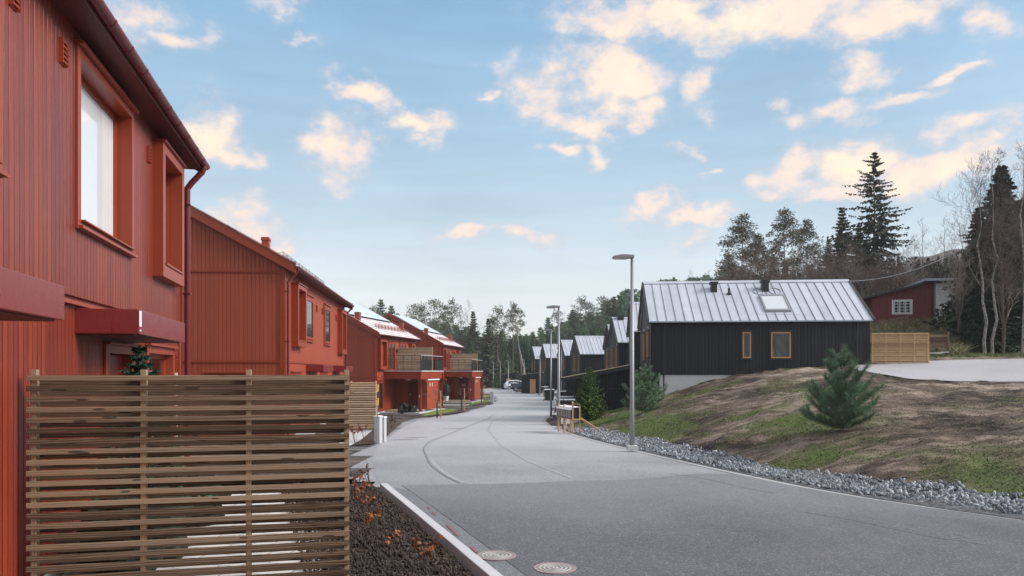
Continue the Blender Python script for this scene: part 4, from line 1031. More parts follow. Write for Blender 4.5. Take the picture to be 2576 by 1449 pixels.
# -- third and fourth houses with balcony porches -------------------------------
def porch(root, dz, zg):
    zd = 2.02; t0, t1, s = 1.6, 6.55, 2.53
    # deck box with fascia
    mb = MB(); mb.box(t0, t1, -s, -.001, 1.52, zd - .001); bal = mb.build('balcony', M_rtrim, root, dz, bevel=.01)
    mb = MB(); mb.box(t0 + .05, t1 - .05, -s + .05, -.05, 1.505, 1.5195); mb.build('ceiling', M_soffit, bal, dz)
    mb = MB(); mb.box(t0 - .03, t1 + .03, -s - .05, -.04, zd, zd + .04); mb.build('deck_edge', M_snow, bal, dz)
    # railing
    r = MB()
    zt = zd + 1.03
    def rail(a, b, n):
        a = Vector(a); b = Vector(b)
        for z in (zt, zt - .24, zd + .09): r.beam((a.x, a.y, z), (b.x, b.y, z), .03, .028)
        for k in range(n + 1):
            p = a.lerp(b, k / n); thickp = k % 6 == 0
            w_ = .03 if thickp else .011; r.box(p.x - w_ / 2, p.x + w_ / 2, p.y - w_ / 2, p.y + w_ / 2, zd + .03, zt if thickp else zt - .24)
        for k in range(5):
            z = zd + .09 + (k + 1) * .112; r.beam((a.x, a.y, z), (b.x, b.y, z), .008, .008)
    rail((t0 + .05, -.12, 0), (t0 + .05, -s + .05, 0), 24); rail((t0 + .05, -s + .05, 0), (t1 - .05, -s + .05, 0), 48); rail((t1 - .05, -s + .05, 0), (t1 - .05, -.12, 0), 24)
    r.build('railing', M_dark, bal, dz)
    mb = MB(); mb.box(t0 + .0, t1 - .0, -s + .01, -s + .09, zt + .012, zt + .03); mb.build('handrail', M_snow, bal, dz)
    for a0, a1 in ((t0 + .15, t0 + 2.0), (t1 - 1.9, t1 - .15)):
        pl = MB(); k = a0
        while k < a1: pl.box(k, k + .33, -s + .0, -s + .025, zd + .08, zt - .28); pl.box(k + .12, k + .20, -s + .001, -s + .024, zt - .28, zt); k += .36
        pl.box(a0, a1, -s + .0255, -s + .035, zd + .3, zd + .34); pl.build('railing_screen', M_dark, bal, dz)
    # privacy screen of slats standing on the deck
    sc = MB(); z = zd + 1.62; tm = 4.08
    while z > zd + .1: sc.box(tm - .03, tm - .008, -s + .05, -.05, z - .068, z); sc.box(tm + .008, tm + .03, -s + .05, -.05, z - .035 - .068, z - .035); z -= .098
    sc.build('privacy_screen', M_palefence, bal, dz)
    sp_ = MB()
    for y in (-.08, -s * .5, -s + .03): sp_.box(tm - .035, tm + .035, y - .03, y + .03, zd + .04, zd + 1.66)
    sp_.build('screen_upright', M_tanpost, bal, dz)
    # posts, storage box, door wall
    for (tt, yy) in ((t0 + .1, -s + .1), (t1 - .1, -s + .1)):
        mb = MB(); mb.box(tt - .06, tt + .06, yy - .06, yy + .06, zg + .12, 1.504); mb.box(tt - .09, tt + .09, yy - .4, yy + .09, 1.38, 1.503); mb.build('porch_post', M_rtrim, root, dz, bevel=.006)
    mb = MB(); mb.box(3.02, 5.6, -s + .06, -1.86, zg + .16, 1.504); st = mb.build('storage_box', M_redg, root, dz)
    mb = MB()
    for a in (3.55, 4.1): mb.box(a, a + .09, -s + .03, -s + .059, 1.02, 1.25)
    mb.build('house_number_plate', M_white, st, dz)
    mb = MB(); mb.box(2.98, 5.64, -s - .03, -1.84, 1.44, 1.502); mb.build('storage_trim', M_snow, st, dz)
    mb = MB(); mb.box(4.0, 4.16, -1.861, -.001, zg + .16, 1.504); mb.build('porch_wall', M_redg, root, dz)
    dr = MB(); dr.box(3.955, 3.999, -1.80, -.85, zg + .18, 1.32); dr_o = dr.build('door', M_reddoor, root, dz)
    hd = MB(); hd.box(3.93, 3.954, -1.02, -.98, zg + 1.05, zg + 1.22); hd.box(3.91, 3.93, -1.02, -.92, zg + 1.1, zg + 1.13); hd.build('handle', M_grey, dr_o, dz)
    mb = MB(); mb.box(1.75, 3.9, -s + .2, -.1, zg + .10, zg + .16); mb.box(1.35, 1.748, -s + .25, -.3, zg + .02, zg + .09); mb.build('porch_step', M_palefence, root, dz)
    mb = MB(); mb.box(.9, 6.7, -s - .12, -.02, zg - .02, zg + .05); mb.build('porch_slab', M_concrete, root, dz)
    mb = MB(); mb.tube([(t0 - .02, -s + .12, 1.95), (t0 - .04, -s + .02, 1.5), (t0 - .04, -s + .05, zg + .25), (t0 - .10, -s - .12, zg + .14)], .038, 8); mb.build('porch_downpipe', M_rgutter, root, dz); mb = MB(); mb.tube([(t1 - .3, -s - .06, 1.9), (t1 - .3, -s - .06, zg + .25), (t1 - .4, -s - .2, zg + .14)], .038, 8); mb.build('porch_downpipe', M_rgutter, root, dz)
    mb = MB(); mb.tube([(2.6, -1.3, 1.503), (2.6, -1.3, 1.43)], .16, 14); mb.build('porch_lamp', M_white, root, dz, smooth=False)
    mb = MB(); mb.box(t0 + .02, t0 + .04, -s + .08, -s + .16, .35, .5); mb.build('letter_plate', M_white, root, dz)
def house34(origin, d, L, zg, label):
    root, dz = red_house(origin, d, L, 9.0, zg, 1.62, 4.30, .34, .16, label)
    bay(root, 'side', .45, 1.65, 2.15, 4.05, .24, M_rtrim, dz)
    w = window(root, 'side', 2.3, 3.6, 2.06, 3.95, M_rtrim, dz, trim=.08, fw=.10, mull=1, sill=False, name='balcony_door')
    window(root, 'side', 4.6, 5.8, 3.0, 3.95, M_rtrim, dz, trim=.08, fw=.09, mull=1)
    bay(root, 'side', 6.5, 7.4, 2.3, 4.0, .24, M_rtrim, dz)
    window(root, 'side', .55, 1.35, zg + .2, 1.35, M_rtrim, dz, trim=.08, fw=.07)
    window(root, 'gable', 1.2, 2.2, zg + 1.0, 1.3, M_rtrim, dz, trim=.08, fw=.07)
    for a in (2.05, 3.9):
        f = FB('side'); f.wb(a - .05, a + .05, 0, .12, 3.3, 3.5); f.build('wall_lamp', M_dark, root, dz, bevel=.01)
    panels(root, L, 9, 4.3, .34, .35, L - .35, 1.75, 4.3, dz)
    snow_guard(root, 1.6, L - .6, .34, 4.30, SL_R, .75, M_rtrim, dz); snow_guard(root, 1.6, L - .6, .34, 4.30, SL_R, .95, M_rtrim, dz)
    vent_hood(root, .55, 1.35, 5.4, M_rtrim, dz, .30); vent_hood(root, L - .4, .9, 5.15, M_rtrim, dz, .28)
    porch(root, dz, zg)
    return root
d3 = Vector((.195, 1)).normalized(); h3 = house34((-8.62, 46.4), d3, 7.9, -.66, 'third red house with the nearer balcony porch and slatted screen')
d4 = Vector((.15, 1)).normalized(); h4 = house34((-6.26, 64.0), d4, 8.1, -.72, 'fourth and farthest red house with balcony porch, before the forest')

# ------------------------------------------------------------------ black houses on the right
ux = Vector((1, -.095)).normalized(); AX = math.atan2(ux.y, ux.x)
def black_house(o, L, W, zg, ze, slope, label, ang=AX, zplinth=None, gw=None, ov=.12, og=.12, rib=.43, chim=None):
    root = thing('black_house', (o[0], o[1], zg), ang, label, 'house', 'black wooden houses with metal roofs'); dz = -zg
    zb = zplinth if zplinth is not None else zg + .15
    mb = MB(); mb.box(.15, L - .15, 0, .16, zb, ze + .02); mb.box(.15, L - .15, W - .16, W, zb, ze + .02)
    gable_wall(mb, 0, .15, W, zb, ze, slope, ov); gable_wall(mb, L - .15, L, W, zb, ze, slope, ov); mb.build('wall', M_black, root, dz)
    mb = MB(); mb.box(.02 if zplinth is None else .42, L - .02, .03, W - .03, zg - .6, zb - .0005); mb.build('plinth', M_concrete, root, dz)
    gable_roof(root, L, W, ze, slope, ov, og, [M_seam, M_rib], dz, thick=.08, ribs=rib)
    barge(root, L, W, ze, slope, ov, og, M_btrim, dz, h=.17, thick=.08, t=.03); gutter(root, L, W, ze, ov, og, M_bgutter, dz, thick=.02, r=.05)
    downpipe(root, .62, ov, max(zg, zb - 1.4) + .1, ze - .02, M_bgutter, dz, r=.035, wall_n=.05); downpipe(root, L - .62, ov, zb + .1, ze - .02, M_bgutter, dz, r=.035, wall_n=.05)
    for (a, b, c_, e) in (gw or []):
        window(root, 'gable', a, b, c_, e, M_frame, dz, trim=.05, trim_m=M_btrim, fw=.045, mull=1 if b - a > .75 else 0)
    if gw:
        mb = MB()
        for (a, b, c_, e) in gw[:2]: mb.box(-.03, -.0, (a + b) / 2 - .06, (a + b) / 2 + .06, e + .18, e + .28)
        mb.build('gable_vent', M_white, root, dz)
    if chim:
        mb = MB(); x, y, z0, z1 = chim; mb.box(x - .25, x + .25, y - .25, y + .25, z0, z1); mb.box(x - .3, x + .3, y - .3, y + .3, z1, z1 + .12); mb.build('chimney', M_dark, root, dz)
    return root, dz
SB = .68
zA = at(0, 811, 36)[2]
hA, dzA = black_house((6.755, 36.0), 10.25, 6.4, .55, zA - .03, SB, 'large black wooden house on the bank with skylight and two tan framed windows', zplinth=1.85,
                      gw=[(.9, 1.75, 2.75, 4.0), (3.3, 4.3, 2.6, 4.0)])
def uA(px):   # wall coordinate of a photo column on the long wall
    t = (px - CX) / F; return (t * 36 - 6.755) / (1 * .99552 + t * .0946)
def zw(py, u): return CAMZ + (HY - py) / F * (36 - .0946 * u)
for (x0, x1) in ((1867, 1889.5), (1938.5, 1989.5)):
    a, b = uA(x0), uA(x1); window(hA, 'side', a, b, zw(902, (a + b) / 2), zw(834.5, (a + b) / 2), M_frame, dzA, trim=.055, trim_m=M_btrim, fw=.062, cur=None)
# black post at the left corner going down to the lower ground
mb = MB(); mb.box(.0, .415, .001, .3, .2, 1.849); mb.box(.0, .2, .3, 6.39, .2, 1.849); mb.build('lower_wall', M_black, hA, dzA)
zed = zA - .03
def roofpt(u, py_frac): pass
def on_roof(u, d): return (u, -.12 + d, zed + SB * d + .08)
# skylight
mb = MB(); u0, u1 = uA(1925) + .02, uA(1983); 
def slope_box(mb, u0, u1, d0, d1, h0, h1, m=0):
    A = on_roof(0, d0); B = on_roof(0, d1)
    mb.prism([(A[1], A[2] + h0), (B[1], B[2] + h0), (B[1], B[2] + h1), (A[1], A[2] + h1)], 'x', u0, u1, m)
u0 = 5.55; u1 = 6.78
mb = MB(); slope_box(mb, u0 - .35, u1 + .35, .45, 2.15, .0, .012, 0); slope_box(mb, u0, u0 + .08, .62, 1.95, .02, .13, 1); slope_box(mb, u1 - .08, u1, .62, 1.95, .02, .13, 1); slope_box(mb, u0 + .08, u1 - .08, .62, .72, .02, .129, 1); slope_box(mb, u0 + .08, u1 - .08, 1.85, 1.95, .02, .129, 1)
sk = mb.build('skylight', [M_seam, M_grey], hA, dzA)
mb = MB(); slope_box(mb, u0 + .08, u1 - .08, .72, 1.85, .05, .10); t_ = MT('skylight_glass', (.52, .55, .58), .04, spec=1.0); mb.build('pane', t_.m, sk, dzA)
for (u, d, w_, h_) in ((3.42, 2.55, .30, .42), (5.98, 2.55, .34, .50)):
    p = on_roof(u, d); mb = MB(); mb.box(u - w_ / 2, u + w_ / 2, p[1] - .18, p[1] + .18, p[2] - .2, p[2] + h_); mb.box(u - w_ / 2 - .05, u + w_ / 2 + .05, p[1] - .23, p[1] + .23, p[2] + h_ - .12, p[2] + h_ + .02); mb.build('roof_vent', M_dark, hA, dzA, bevel=.01)
p = on_roof(4.12, 2.2); mb = MB(); mb.tube([(4.12, p[1], p[2] - .1), (4.12, p[1], p[2] + .32)], .055, 10); mb.tube([(4.12, p[1], p[2] - .02), (4.12, p[1], p[2] + .06)], .12, 10); mb.build('vent_pipe', M_dark, hA, dzA)
for (u, r_) in ((5.62, .26), (6.45, .28)):
    p = on_roof(u, 2.35); mb = MB(); pts = []
    for k in range(15):
        a = 2 * math.pi * k / 14; dd_ = 2.4 + math.sin(a) * r_; q = on_roof(u + math.cos(a) * r_, dd_); pts.append((q[0], q[1], q[2] + .015))
    mb.tube(pts, .02, 5); mb.build('frost_melt_ring', M_grey, hA, dzA)

def bh(px, py_e, Y, L, W, zg, label, chim=None, gw=True, ang=AX):
    x, y, z = at(px, py_e, Y)
    g = [(W * .18, W * .18 + .9, z - 1.9, z - .3), (W * .66, W * .66 + .55, z - 1.9, z - .3)] if gw else None
    g2 = [(W * .5, W * .5 + 1.2, z - 1.9, z - .35), (W * .12, W * .12 + .55, z - 1.9, z - .35)] if gw else None
    ch = (chim[0], chim[1], z, chim[2] + z) if chim else None
    return black_house((x, y), L, W, zg, z, SB, label, gw=g2, chim=ch, ang=ang)
bh(1596, 836, 50, 8, 6.2, -.2, 'black gabled house directly behind the large black house')
bh(1556, 863, 60, 8, 6.2, -.3, 'second black gable seen left of the nearest lamp post', chim=(.6, 3.0, 2.35), ang=0)
bh(1541, 874, 69, 8, 6.2, -.4, 'narrowest visible black gable between two neighbouring houses', ang=0)
bh(1460, 892, 86, 10, 6.2, -.7, 'black house in mid row whose whole metal roof slope is seen over the carport', ang=.092)
bh(1422, 895.5, 98, 9, 6.0, -.8, 'black house with square chimney in the middle of the row', chim=(1.2, 4.2, 2.95), ang=.10)
bh(1374.5, 901, 112, 9, 6.0, -.95, 'black house partly behind the second lamp post', chim=(3.2, 4.0, 2.5), ang=.11)
bh(1347.5, 903.5, 128, 9, 6.0, -1.0, 'farthest black house with a thin chimney at the end of the row', chim=(.9, 4.2, 3.1), ang=.13)

# carports / sheds with mono-pitch roofs
def shed(x0, x1, yl, yr, ybot, Y, depth, label, door_px=None, ov=.5, pipe=False, gh=None):
    """front wall from photo column x0 to x1 at depth Y, roof line yl (left) to yr (right)"""
    a = at(x0, yl, Y); b = at(x1, yr, Y - .095 * (x1 - x0) / F * Y)
    L = math.hypot(b[0] - a[0], b[1] - a[1]); zg = gh if gh is not None else H1(a[0] + .5, Y)
    root = thing('shed', (a[0], a[1], zg), AX, label, 'shed', 'black sheds with sloping roofs'); dz = -zg
    zl, zr2 = a[2] - .12, b[2] - .12; k = (zr2 - zl) / L
    mb = MB(); mb.prism([(0, zg - .5), (L, zg - .5), (L, zr2 - .1), (0, zl - .1)], 'y', 0, depth); mb.build('wall', M_black, root, dz)
    mb = MB(); mb.prism([(-ov, zl - k * ov - .099), (L + .15, zr2 + k * .15 - .099), (L + .15, zr2 + k * .15 + .1), (-ov, zl - k * ov + .1)], 'y', -.25, depth + .2, 0)
    mb.prism([(-ov - .02, zl - k * ov + .101), (L + .16, zr2 + k * .15 + .101), (L + .16, zr2 + k * .15 + .14), (-ov - .02, zl - k * ov + .14)], 'y', -.27, depth + .22, 1)
    mb.build('roof', [M_btrim, M_palefence], root, dz)
    if pipe:
        mb = MB(); mb.tube([(-ov + .1, -.28, zl - .22), (-ov + .1, -.3, zl - .35), (-.06, -.09, zl - .62), (-.06, -.09, zg + .1)], .05, 10); mb.build('downpipe', M_bgutter, root, dz)
        mb = MB(); mb.box(.25, L - .25, -.03, -.0005, zl - .62, zl - .58); mb.build('batten', M_btrim, root, dz)
        mb = MB(); mb.box(L + .02, L + .14, .0, .12, zg + .3, zr2 - .35); mb.build('corner_strip', M_white, root, dz)
        mb = MB(); mb.tube([(L + .22, .05, zr2 - .3), (L + .22, .05, zg + .5), (L + .08, -.1, zg + .38)], .05, 8); mb.build('rear_downpipe', M_bgutter, root, dz)
    if door_px:
        u0 = (door_px[0] - x0) / F * Y; u1 = (door_px[1] - x0) / F * Y; zt = CAMZ + (HY - door_px[2]) / F * Y
        d = MB(); d.box(u0, u1, -.06, -.001, zg + .05, zt); do = d.build('door', M_tandoor, root, dz)
        d = MB(); d.box(u1 - .14, u1 - .07, -.09, -.061, zg + 1.0, zg + 1.1); d.build('handle', M_grey, do, dz)
    return root
shed(1448, 1584, 944, 918, 1035, 40, 4.5, 'black board carport with long sloping roof behind the small spruce', pipe=True, ov=.62, gh=-.25)
shed(1424, 1452, 948, 943, 1020, 58, 5, 'black shed just left of the long carport, behind the bins', ov=.4)
shed(1312, 1360, 943, 936.5, 986, 104, 5, 'farther black shed with a tan door beside the parked cars', door_px=(1333, 1347.5, 954), ov=.35)
shed(1262, 1297, 941, 935.5, 978, 134, 5, 'farthest black shed with a tan door, left of the white car', door_px=(1274, 1285, 952), ov=.5)

# ------------------------------------------------------------------ red barn up the slope
Yb = 57.0
b0 = at(2192, 825, Yb); b1 = at(2342, 800, Yb - 1.0)
barn_ang = math.atan2(b1[1] - b0[1], b1[0] - b0[0]); Lb = math.hypot(b1[0] - b0[0], b1[1] - b0[1])
zgb = b0[2]; barn = thing('barn', (b0[0], b0[1], zgb), barn_ang, 'old dark red barn with white paned window above the grass bank', 'barn')
def zb_(py): return CAMZ + (HY - py) / F * (Yb - .5)
mb = MB(); zl_, zr_b = zb_(746), zb_(713)
mb.prism([(0, zgb - .6), (Lb, zgb - .2), (Lb, zr_b), (0, zl_)], 'y', 0, 6.5); mb.build('wall', M_barn, barn, -zgb)
k_ = (zr_b - zl_) / Lb
mb = MB(); mb.prism([(-.75, zl_ - k_ * .75), (Lb - .5, zr_b - k_ * .5), (Lb - .5, zr_b - k_ * .5 + .12), (-.75, zl_ - k_ * .75 + .12)], 'y', -.35, 6.8); mb.build('roof', M_btrim, barn, -zgb)
mb = MB(); mb.box(Lb - .55, Lb + 3.2, -.4, 6.8, zr_b + .10, zr_b + .28); mb.build('annex_roof', M_seam, barn, -zgb)
mb = MB(); mb.box(Lb + .0, Lb + .9, .25, 6.0, zgb + .45, zr_b + .05); mb.build('annex_wall', M_barn, barn, -zgb)
mb = MB(); mb.box(Lb + .25, Lb + .35, .1, .25, zgb + .4, zr_b + .08); mb.build('door_frame', M_grey, barn, -zgb)
mb = MB(); mb.box(Lb + .36, Lb + 2.2, .12, .24, zgb + .5, zr_b - .05); mb.build('door', M_white, barn, -zgb)
mb = MB(); mb.prism([(-.02, zgb - .7), (Lb + .02, zgb - .1), (Lb + .02, zgb + .62), (-.02, zgb - .02)], 'y', -.05, .2); mb.build('plinth', M_concrete, barn, -zgb)
wu0 = (2242 - 2192) / F * Yb; wu1 = (2283 - 2192) / F * Yb
ww = window(barn, 'side', wu0, wu1, zb_(788), zb_(757), M_white, -zgb, trim=.09, fw=.05, mull=2, head=False, sill=False)
mb = MB()
for k in (1, 2, 3):
    z = zb_(788) + (zb_(757) - zb_(788)) * k / 4; mb.box(wu0 + .06, wu1 - .06, -.05, -.026, z - .018, z + .018)
for k in range(6):
    u = wu0 + (wu1 - wu0) * (k + .5) / 6; mb.box(u - .012, u + .012, -.048, -.027, zb_(788) + .06, zb_(757) - .06)
mb.build('glazing_bars', M_white, ww, -zgb)
mb = MB(); mb.tube([(-.7, -.2, zl_ - k_ * .7), (-.55, -.2, zl_ - .55), (-.08, -.08, zl_ - .8), (-.08, -.08, zgb + .3)], .06, 8); mb.build('downpipe', M_bgutter, barn, -zgb)
# ladder hung on the barn
lz = zb_(815); la = at(2217, 822, Yb - .6); lb = at(2287, 810, Yb - 1.2)
lad = MB(); A_, B_ = Vector(la), Vector(lb); up = Vector((0, 0, .42))
lad.beam(A_, B_, .04, .06); lad.beam(A_ + up, B_ + up, .04, .06)
for k in range(11):
    p = A_.lerp(B_, (k + .5) / 11); lad.beam(p, p + up, .03, .03, up=(0, 1, 0))
o = lad.build('ladder', trim_mat('pinkish_grey_paint', (.35, .22, .23), .7)); tag(o, 'pinkish wooden ladder hung sideways low on the red barn wall', 'ladder')
# wood pile / leaning box below the bank
def pile():
    x, y, z = at(2345, 880, 38); z = H1(x, y)
    t = thing('timber_crate', (x, y, z), R(-8), 'weathered plank compost crate behind the right end of the tan fence', 'crate')
    mb = MB()
    for k in range(5): mb.box(-.8, .75, -.02, .02, .35 + k * .14, .47 + k * .14)
    mb.build('planks', M_fence, t); mb = MB(); mb.box(.7, .8, -.05, .05, 0, 1.15); mb.box(-.85, -.75, -.05, .05, 0, 1.1); mb.build('corner_post', M_fence, t)
    mb = MB(); mb.box(-.9, .3, -.5, -.42, .02, .10); mb.beam((-.8, -.4, .05), (.5, -.7, .12), .12, .05); p_ = mb.build('planks', M_white, t)
pile()
mb = MB(); px0 = at(2365, 820, 55); zz = 4.2; mb.box(0, .8, 0, 2, 0, 1.0); o = mb.build('outhouse_wall', M_barn); o.location = at(2352, 895, 42)
o.name = 'low_red_outbuilding'; tag(o, 'low dark red board outbuilding almost hidden by the dark spruces', 'shed')

# ------------------------------------------------------------------ street lamps
lamps = [(1590, 643, 1126, 19.3, 'nearest and tallest looking grey street lamp at the foot of the earth bank'),
         (1405.5, 770, 1077, 30.5, 'second grey street lamp, standing right behind the mailboxes'),
         (1386, 829, 1051, 42, 'third grey street lamp, on the kerb of the bark bed left of the mailboxes'),
         (1412.5, 875, 1003, 72, 'thin far street lamp seen between the second and third ones and the black house'),
         (1358.5, 897, 995, 95, 'far street lamp in front of the shed with the fully visible tan door'),
         (1318, 903.5, 990, 107, 'far street lamp at the left corner of the shed by the dark car'),
         (1279, 907, 983, 121, 'far street lamp beside the white car'),
         (1259, 909, 978, 131, 'far street lamp left of the farthest shed'),
         (1241, 910, 976, 139, 'farthest left street lamp against the dark forest')]
def make_lamp(lbl):
    t = thing('street_lamp', (0, 0, 0), 0, lbl, 'street lamp', 'street lamps along the road')
    mb = MB(); mb.tube([(0, 0, 0), (0, 0, .9), (0, 0, 4.88)], [.062, .058, .040], 14); mb.build('pole', M_grey, t, smooth=True)
    mb = MB(); mb.tube([(0, 0, 4.84), (0, 0, 4.96), (-.05, 0, 5.0)], [.043, .043, .03], 10); mb.build('pole_cap', M_grey, t)
    mb = MB(); mb.prism([(.05, 4.94), (.045, 5.01), (-.25, 5.03), (-.50, 4.985), (-.52, 4.93), (-.25, 4.915)], 'y', -.10, .10); h = mb.build('lamp_head', M_grey, t, bevel=.012)
    mb = MB(); mb.box(-.48, -.14, -.075, .075, 4.905, 4.925); mb.build('diffuser', M_white, h)
    mb = MB(); mb.box(-.13, .13, -.13, .13, -.05, .06); mb.build('foot', M_concrete, t, bevel=.01)
    mb = MB(); mb.box(-.02, .02, -.064, -.058, .75, 1.05); mb.build('service_hatch', M_grey, t)
    return t
lp = None
for (x, yt, yb, Y, lbl) in lamps:
    p = at(x, yb, Y); zt = CAMZ + (HY - yt) / F * Y
    o = make_lamp(lbl) if lp is None else copy_tree(lp)
    lp = lp or o; o['label'] = lbl
    o.location = p; k = (zt - p[2]) / 5.0; o.scale = (1, 1, k)

# ------------------------------------------------------------------ mailboxes, cabinets, bins, stakes
mA = Vector((2.16, 26.9)); mB_ = Vector((1.72, 28.5)); mdv = (mB_ - mA); mL = mdv.length; mang = math.atan2(mdv.y, mdv.x)
mb_t = thing('mailbox_rack', (mA.x, mA.y, zr(27)), mang, 'timber rack holding a row of nine mailboxes beside the crushed stone', 'rack')
z0m, z1m = at(0, 1053, 26.9)[2], at(0, 1025, 26.9)[2]; dzm = -zr(27)
for k, sx in enumerate((-.03, mL * .55, mL * .93)):
    mb = MB(); mb.box(sx - .03, sx + .03, -.33, -.29, -.1, z1m + dzm + .05); mb.box(sx - .03, sx + .03, -.06, -.02, -.1, z1m + dzm + .08); mb.build('post', M_tanpost, mb_t)
mb = MB(); mb.box(-.1, mL + .05, -.36, -.02, z0m + dzm - .045, z0m + dzm - .01); mb.build('shelf', M_tanfence, mb_t)
mb = MB(); mb.beam((-.03, -.35, z0m + dzm + .0), (-.62, -.95, .10), .05, .06); mb.build('brace', M_tanpost, mb_t)
mb = MB(); mb.beam((-.03, -.04, z1m + dzm + .0), (-.03, -.04, z1m + dzm + .22), .05, .05); mb.beam((-.05, -.05, z1m + dzm + .14), (-.2, -.25, z1m + dzm + .12), .03, .02); mb.build('marker_stick', M_tanpost, mb_t)
for k in range(9):
    x0 = mL * k / 9 + .008; x1 = mL * (k + 1) / 9 - .010
    loc = mA + mdv * (k / 9)
    mt = thing('mailbox', (mA.x + mdv.x * k / 9, mA.y + mdv.y * k / 9, z0m), mang, 'black mailbox number %d' % k, 'mailbox', 'row of black mailboxes on the timber rack')
    w_ = mL / 9 - .02; H_ = z1m - z0m
    mb = MB(); mb.prism([(.0, 0), (.0, H_ - .10), (-.06, H_ - .015), (-.34, H_), (-.36, 0)][::-1], 'x', 0, w_); mb.build('body', M_dark, mt)
    mb = MB(); mb.prism([(.012, H_ - .105), (-.055, H_ - .012), (-.345, H_ + .003), (-.345, H_ + .018), (-.05, H_ + .006), (.024, H_ - .10)], 'x', -.002, w_ + .002); mb.build('lid', M_snow, mt)
    mb = MB(); mb.box(w_ - .035, w_ - .008, .0005, .012, .02, H_ - .11); mb.build('name_strip', M_white, mt)
    if k == 0: lb_ = 'black mailbox at the near right end of the row, beside the braced post'
    elif k == 8: lb_ = 'black mailbox at the far left end of the row'
    elif k == 4: lb_ = 'middle one of the nine black mailboxes on the rack'
    elif k < 4: lb_ = 'black mailbox, %s from the near right end of the row' % ['', 'second', 'third', 'fourth'][k]
    else: lb_ = 'black mailbox, %s from the far left end of the row' % {5: 'fourth', 6: 'third', 7: 'second'}[k]
    mt['label'] = lb_
# white notice behind the mailboxes
p = at(1424, 1066, 29.6); mb = MB(); mb.box(-.20, .20, -.012, .012, 0, .36); mb.box(-.03, .03, .0125, .05, -.35, .3)
o = thing('notice_board', (p[0], p[1], p[2]), 0, 'white notice board low behind the mailbox rack legs', 'sign'); mb.build('board', M_white, o)
mb = MB(); mb.tube([(.02, -.016, .27), (-.03, -.016, .24), (.03, -.016, .2), (-.01, -.016, .15), (.0, -.016, .12)], .009, 6); mb.build('mark', M_grey, o)

def cabinet(x0, x1, yt, yb, Y, d, label, lean=0):
    p = at(x0, yb, Y); w_ = (x1 - x0) / F * Y; h_ = (yb - yt) / F * Y
    t = thing('cable_cabinet', (p[0], p[1], p[2]), R(-6), label, 'cabinet', 'grey cable cabinets')
    mb = MB(); mb.box(0, w_, 0, d, -.1, h_ - .03); mb.build('body', M_cab, t, bevel=.006)
    mb = MB(); mb.prism([(-.012, h_ - .03), (w_ + .012, h_ - .03), (w_ + .012, h_ - .005), (w_ / 2, h_ + .01), (-.012, h_ - .005)], 'y', -.015, d + .015); mb.build('lid', M_snow, t)
    mb = MB(); mb.box(.02, w_ - .02, -.008, -.0005, .12, h_ - .08); mb.box(w_ - .05, w_ - .035, -.014, -.0085, h_ * .5, h_ * .5 + .07); mb.build('door', M_cab, t)
    return t
cabinet(941, 955.5, 1047, 1110, 22.2, .30, 'tall light grey cable cabinet with the snow stake behind it')
cabinet(962, 967, 1049, 1104, 22.9, .25, 'narrow grey cable cabinet right behind the wider one')
cabinet(1233.5, 1242, 985, 1017, 62, .3, 'far grey cabinet at the corner of the second porch lawn')
p = at(949, 1100, 22.0); o = thing('snow_stake', (p[0], p[1] - .05, zr(22)), 0, 'yellow and black banded snow stake on a metal rod at the cabinet', 'stake')
zt = at(0, 967, 22)[2] - zr(22)
mb = MB(); mb.tube([(0, 0, -.1), (0.02, 0, zt - .62)], .013, 8); mb.build('rod', M_grey, o)
for i, (a, b, m_) in enumerate(((.0, .22, M_yellow), (.22, .40, M_dark), (.40, .62, M_yellow))):
    mb = MB(); mb.tube([(0.02, 0, zt - .62 + a), (0.03, 0, zt - .62 + b)], .024, 8); mb.build('band', m_, o)
def binn(px, py, Y, s, mat, label):
    x, _, z = at(px, py, Y); zg = H1(x, Y); top = z - zg
    t = thing('wheelie_bin', (x, Y, zg), R(random.uniform(-12, 12)), label, 'bin', 'wheelie bins on the forecourts')
    w_ = .29 * s; mb = MB(); h_ = top - .10
    vs = [(-w_ * .82, -w_ * .8, .06), (w_ * .82, -w_ * .8, .06), (w_ * .82, w_ * .8, .06), (-w_ * .82, w_ * .8, .06), (-w_, -w_, h_), (w_, -w_, h_), (w_, w_ * 1.1, h_), (-w_, w_ * 1.1, h_)]
    mb.add(vs, [(0, 3, 2, 1), (4, 5, 6, 7), (0, 1, 5, 4), (1, 2, 6, 5), (2, 3, 7, 6), (3, 0, 4, 7)]); mb.build('body', mat, t, bevel=.02)
    mb = MB(); mb.prism([(-w_ - .04, h_ + .002), (w_ * 1.1 + .05, h_ + .002), (w_ * 1.1 + .05, h_ + .05), (0, h_ + .10), (-w_ - .02, h_ + .04)], 'x', -w_ - .03, w_ + .03); mb.build('lid', mat, t, bevel=.01)
    mb = MB(); mb.prism([(w_ * 1.0, h_ + .058), (0, h_ + .101), (-w_ + .02, h_ + .05), (-w_ + .02, h_ + .065), (0, h_ + .118), (w_ * 1.0, h_ + .075)], 'x', -w_, w_); mb.build('frost_cover', M_snow, t)
    for sx in (-1, 1):
        mb = MB(); mb.tube([(sx * w_ * .9, w_ * .9, .1), (sx * (w_ * .9 + .05), w_ * .9, .1)], .1, 12); mb.build('wheel', M_dark, t)
binn(1414.5, 1004, 39.6, 1.0, M_green, 'small green wheelie bin left of the grey brown one')
binn(1433, 1004, 39.2, 1.05, M_bin, 'grey brown wheelie bin in front of the wide green one')
binn(1428, 997, 42.5, 1.7, M_green, 'wide dark green bin behind the two smaller bins')
binn(1419, 984, 62, 1.1, M_bin, 'dark bin against the farther black shed wall')
binn(1381, 979, 70, 1.6, M_dark, 'large black bin beside the farther mailbox rack')
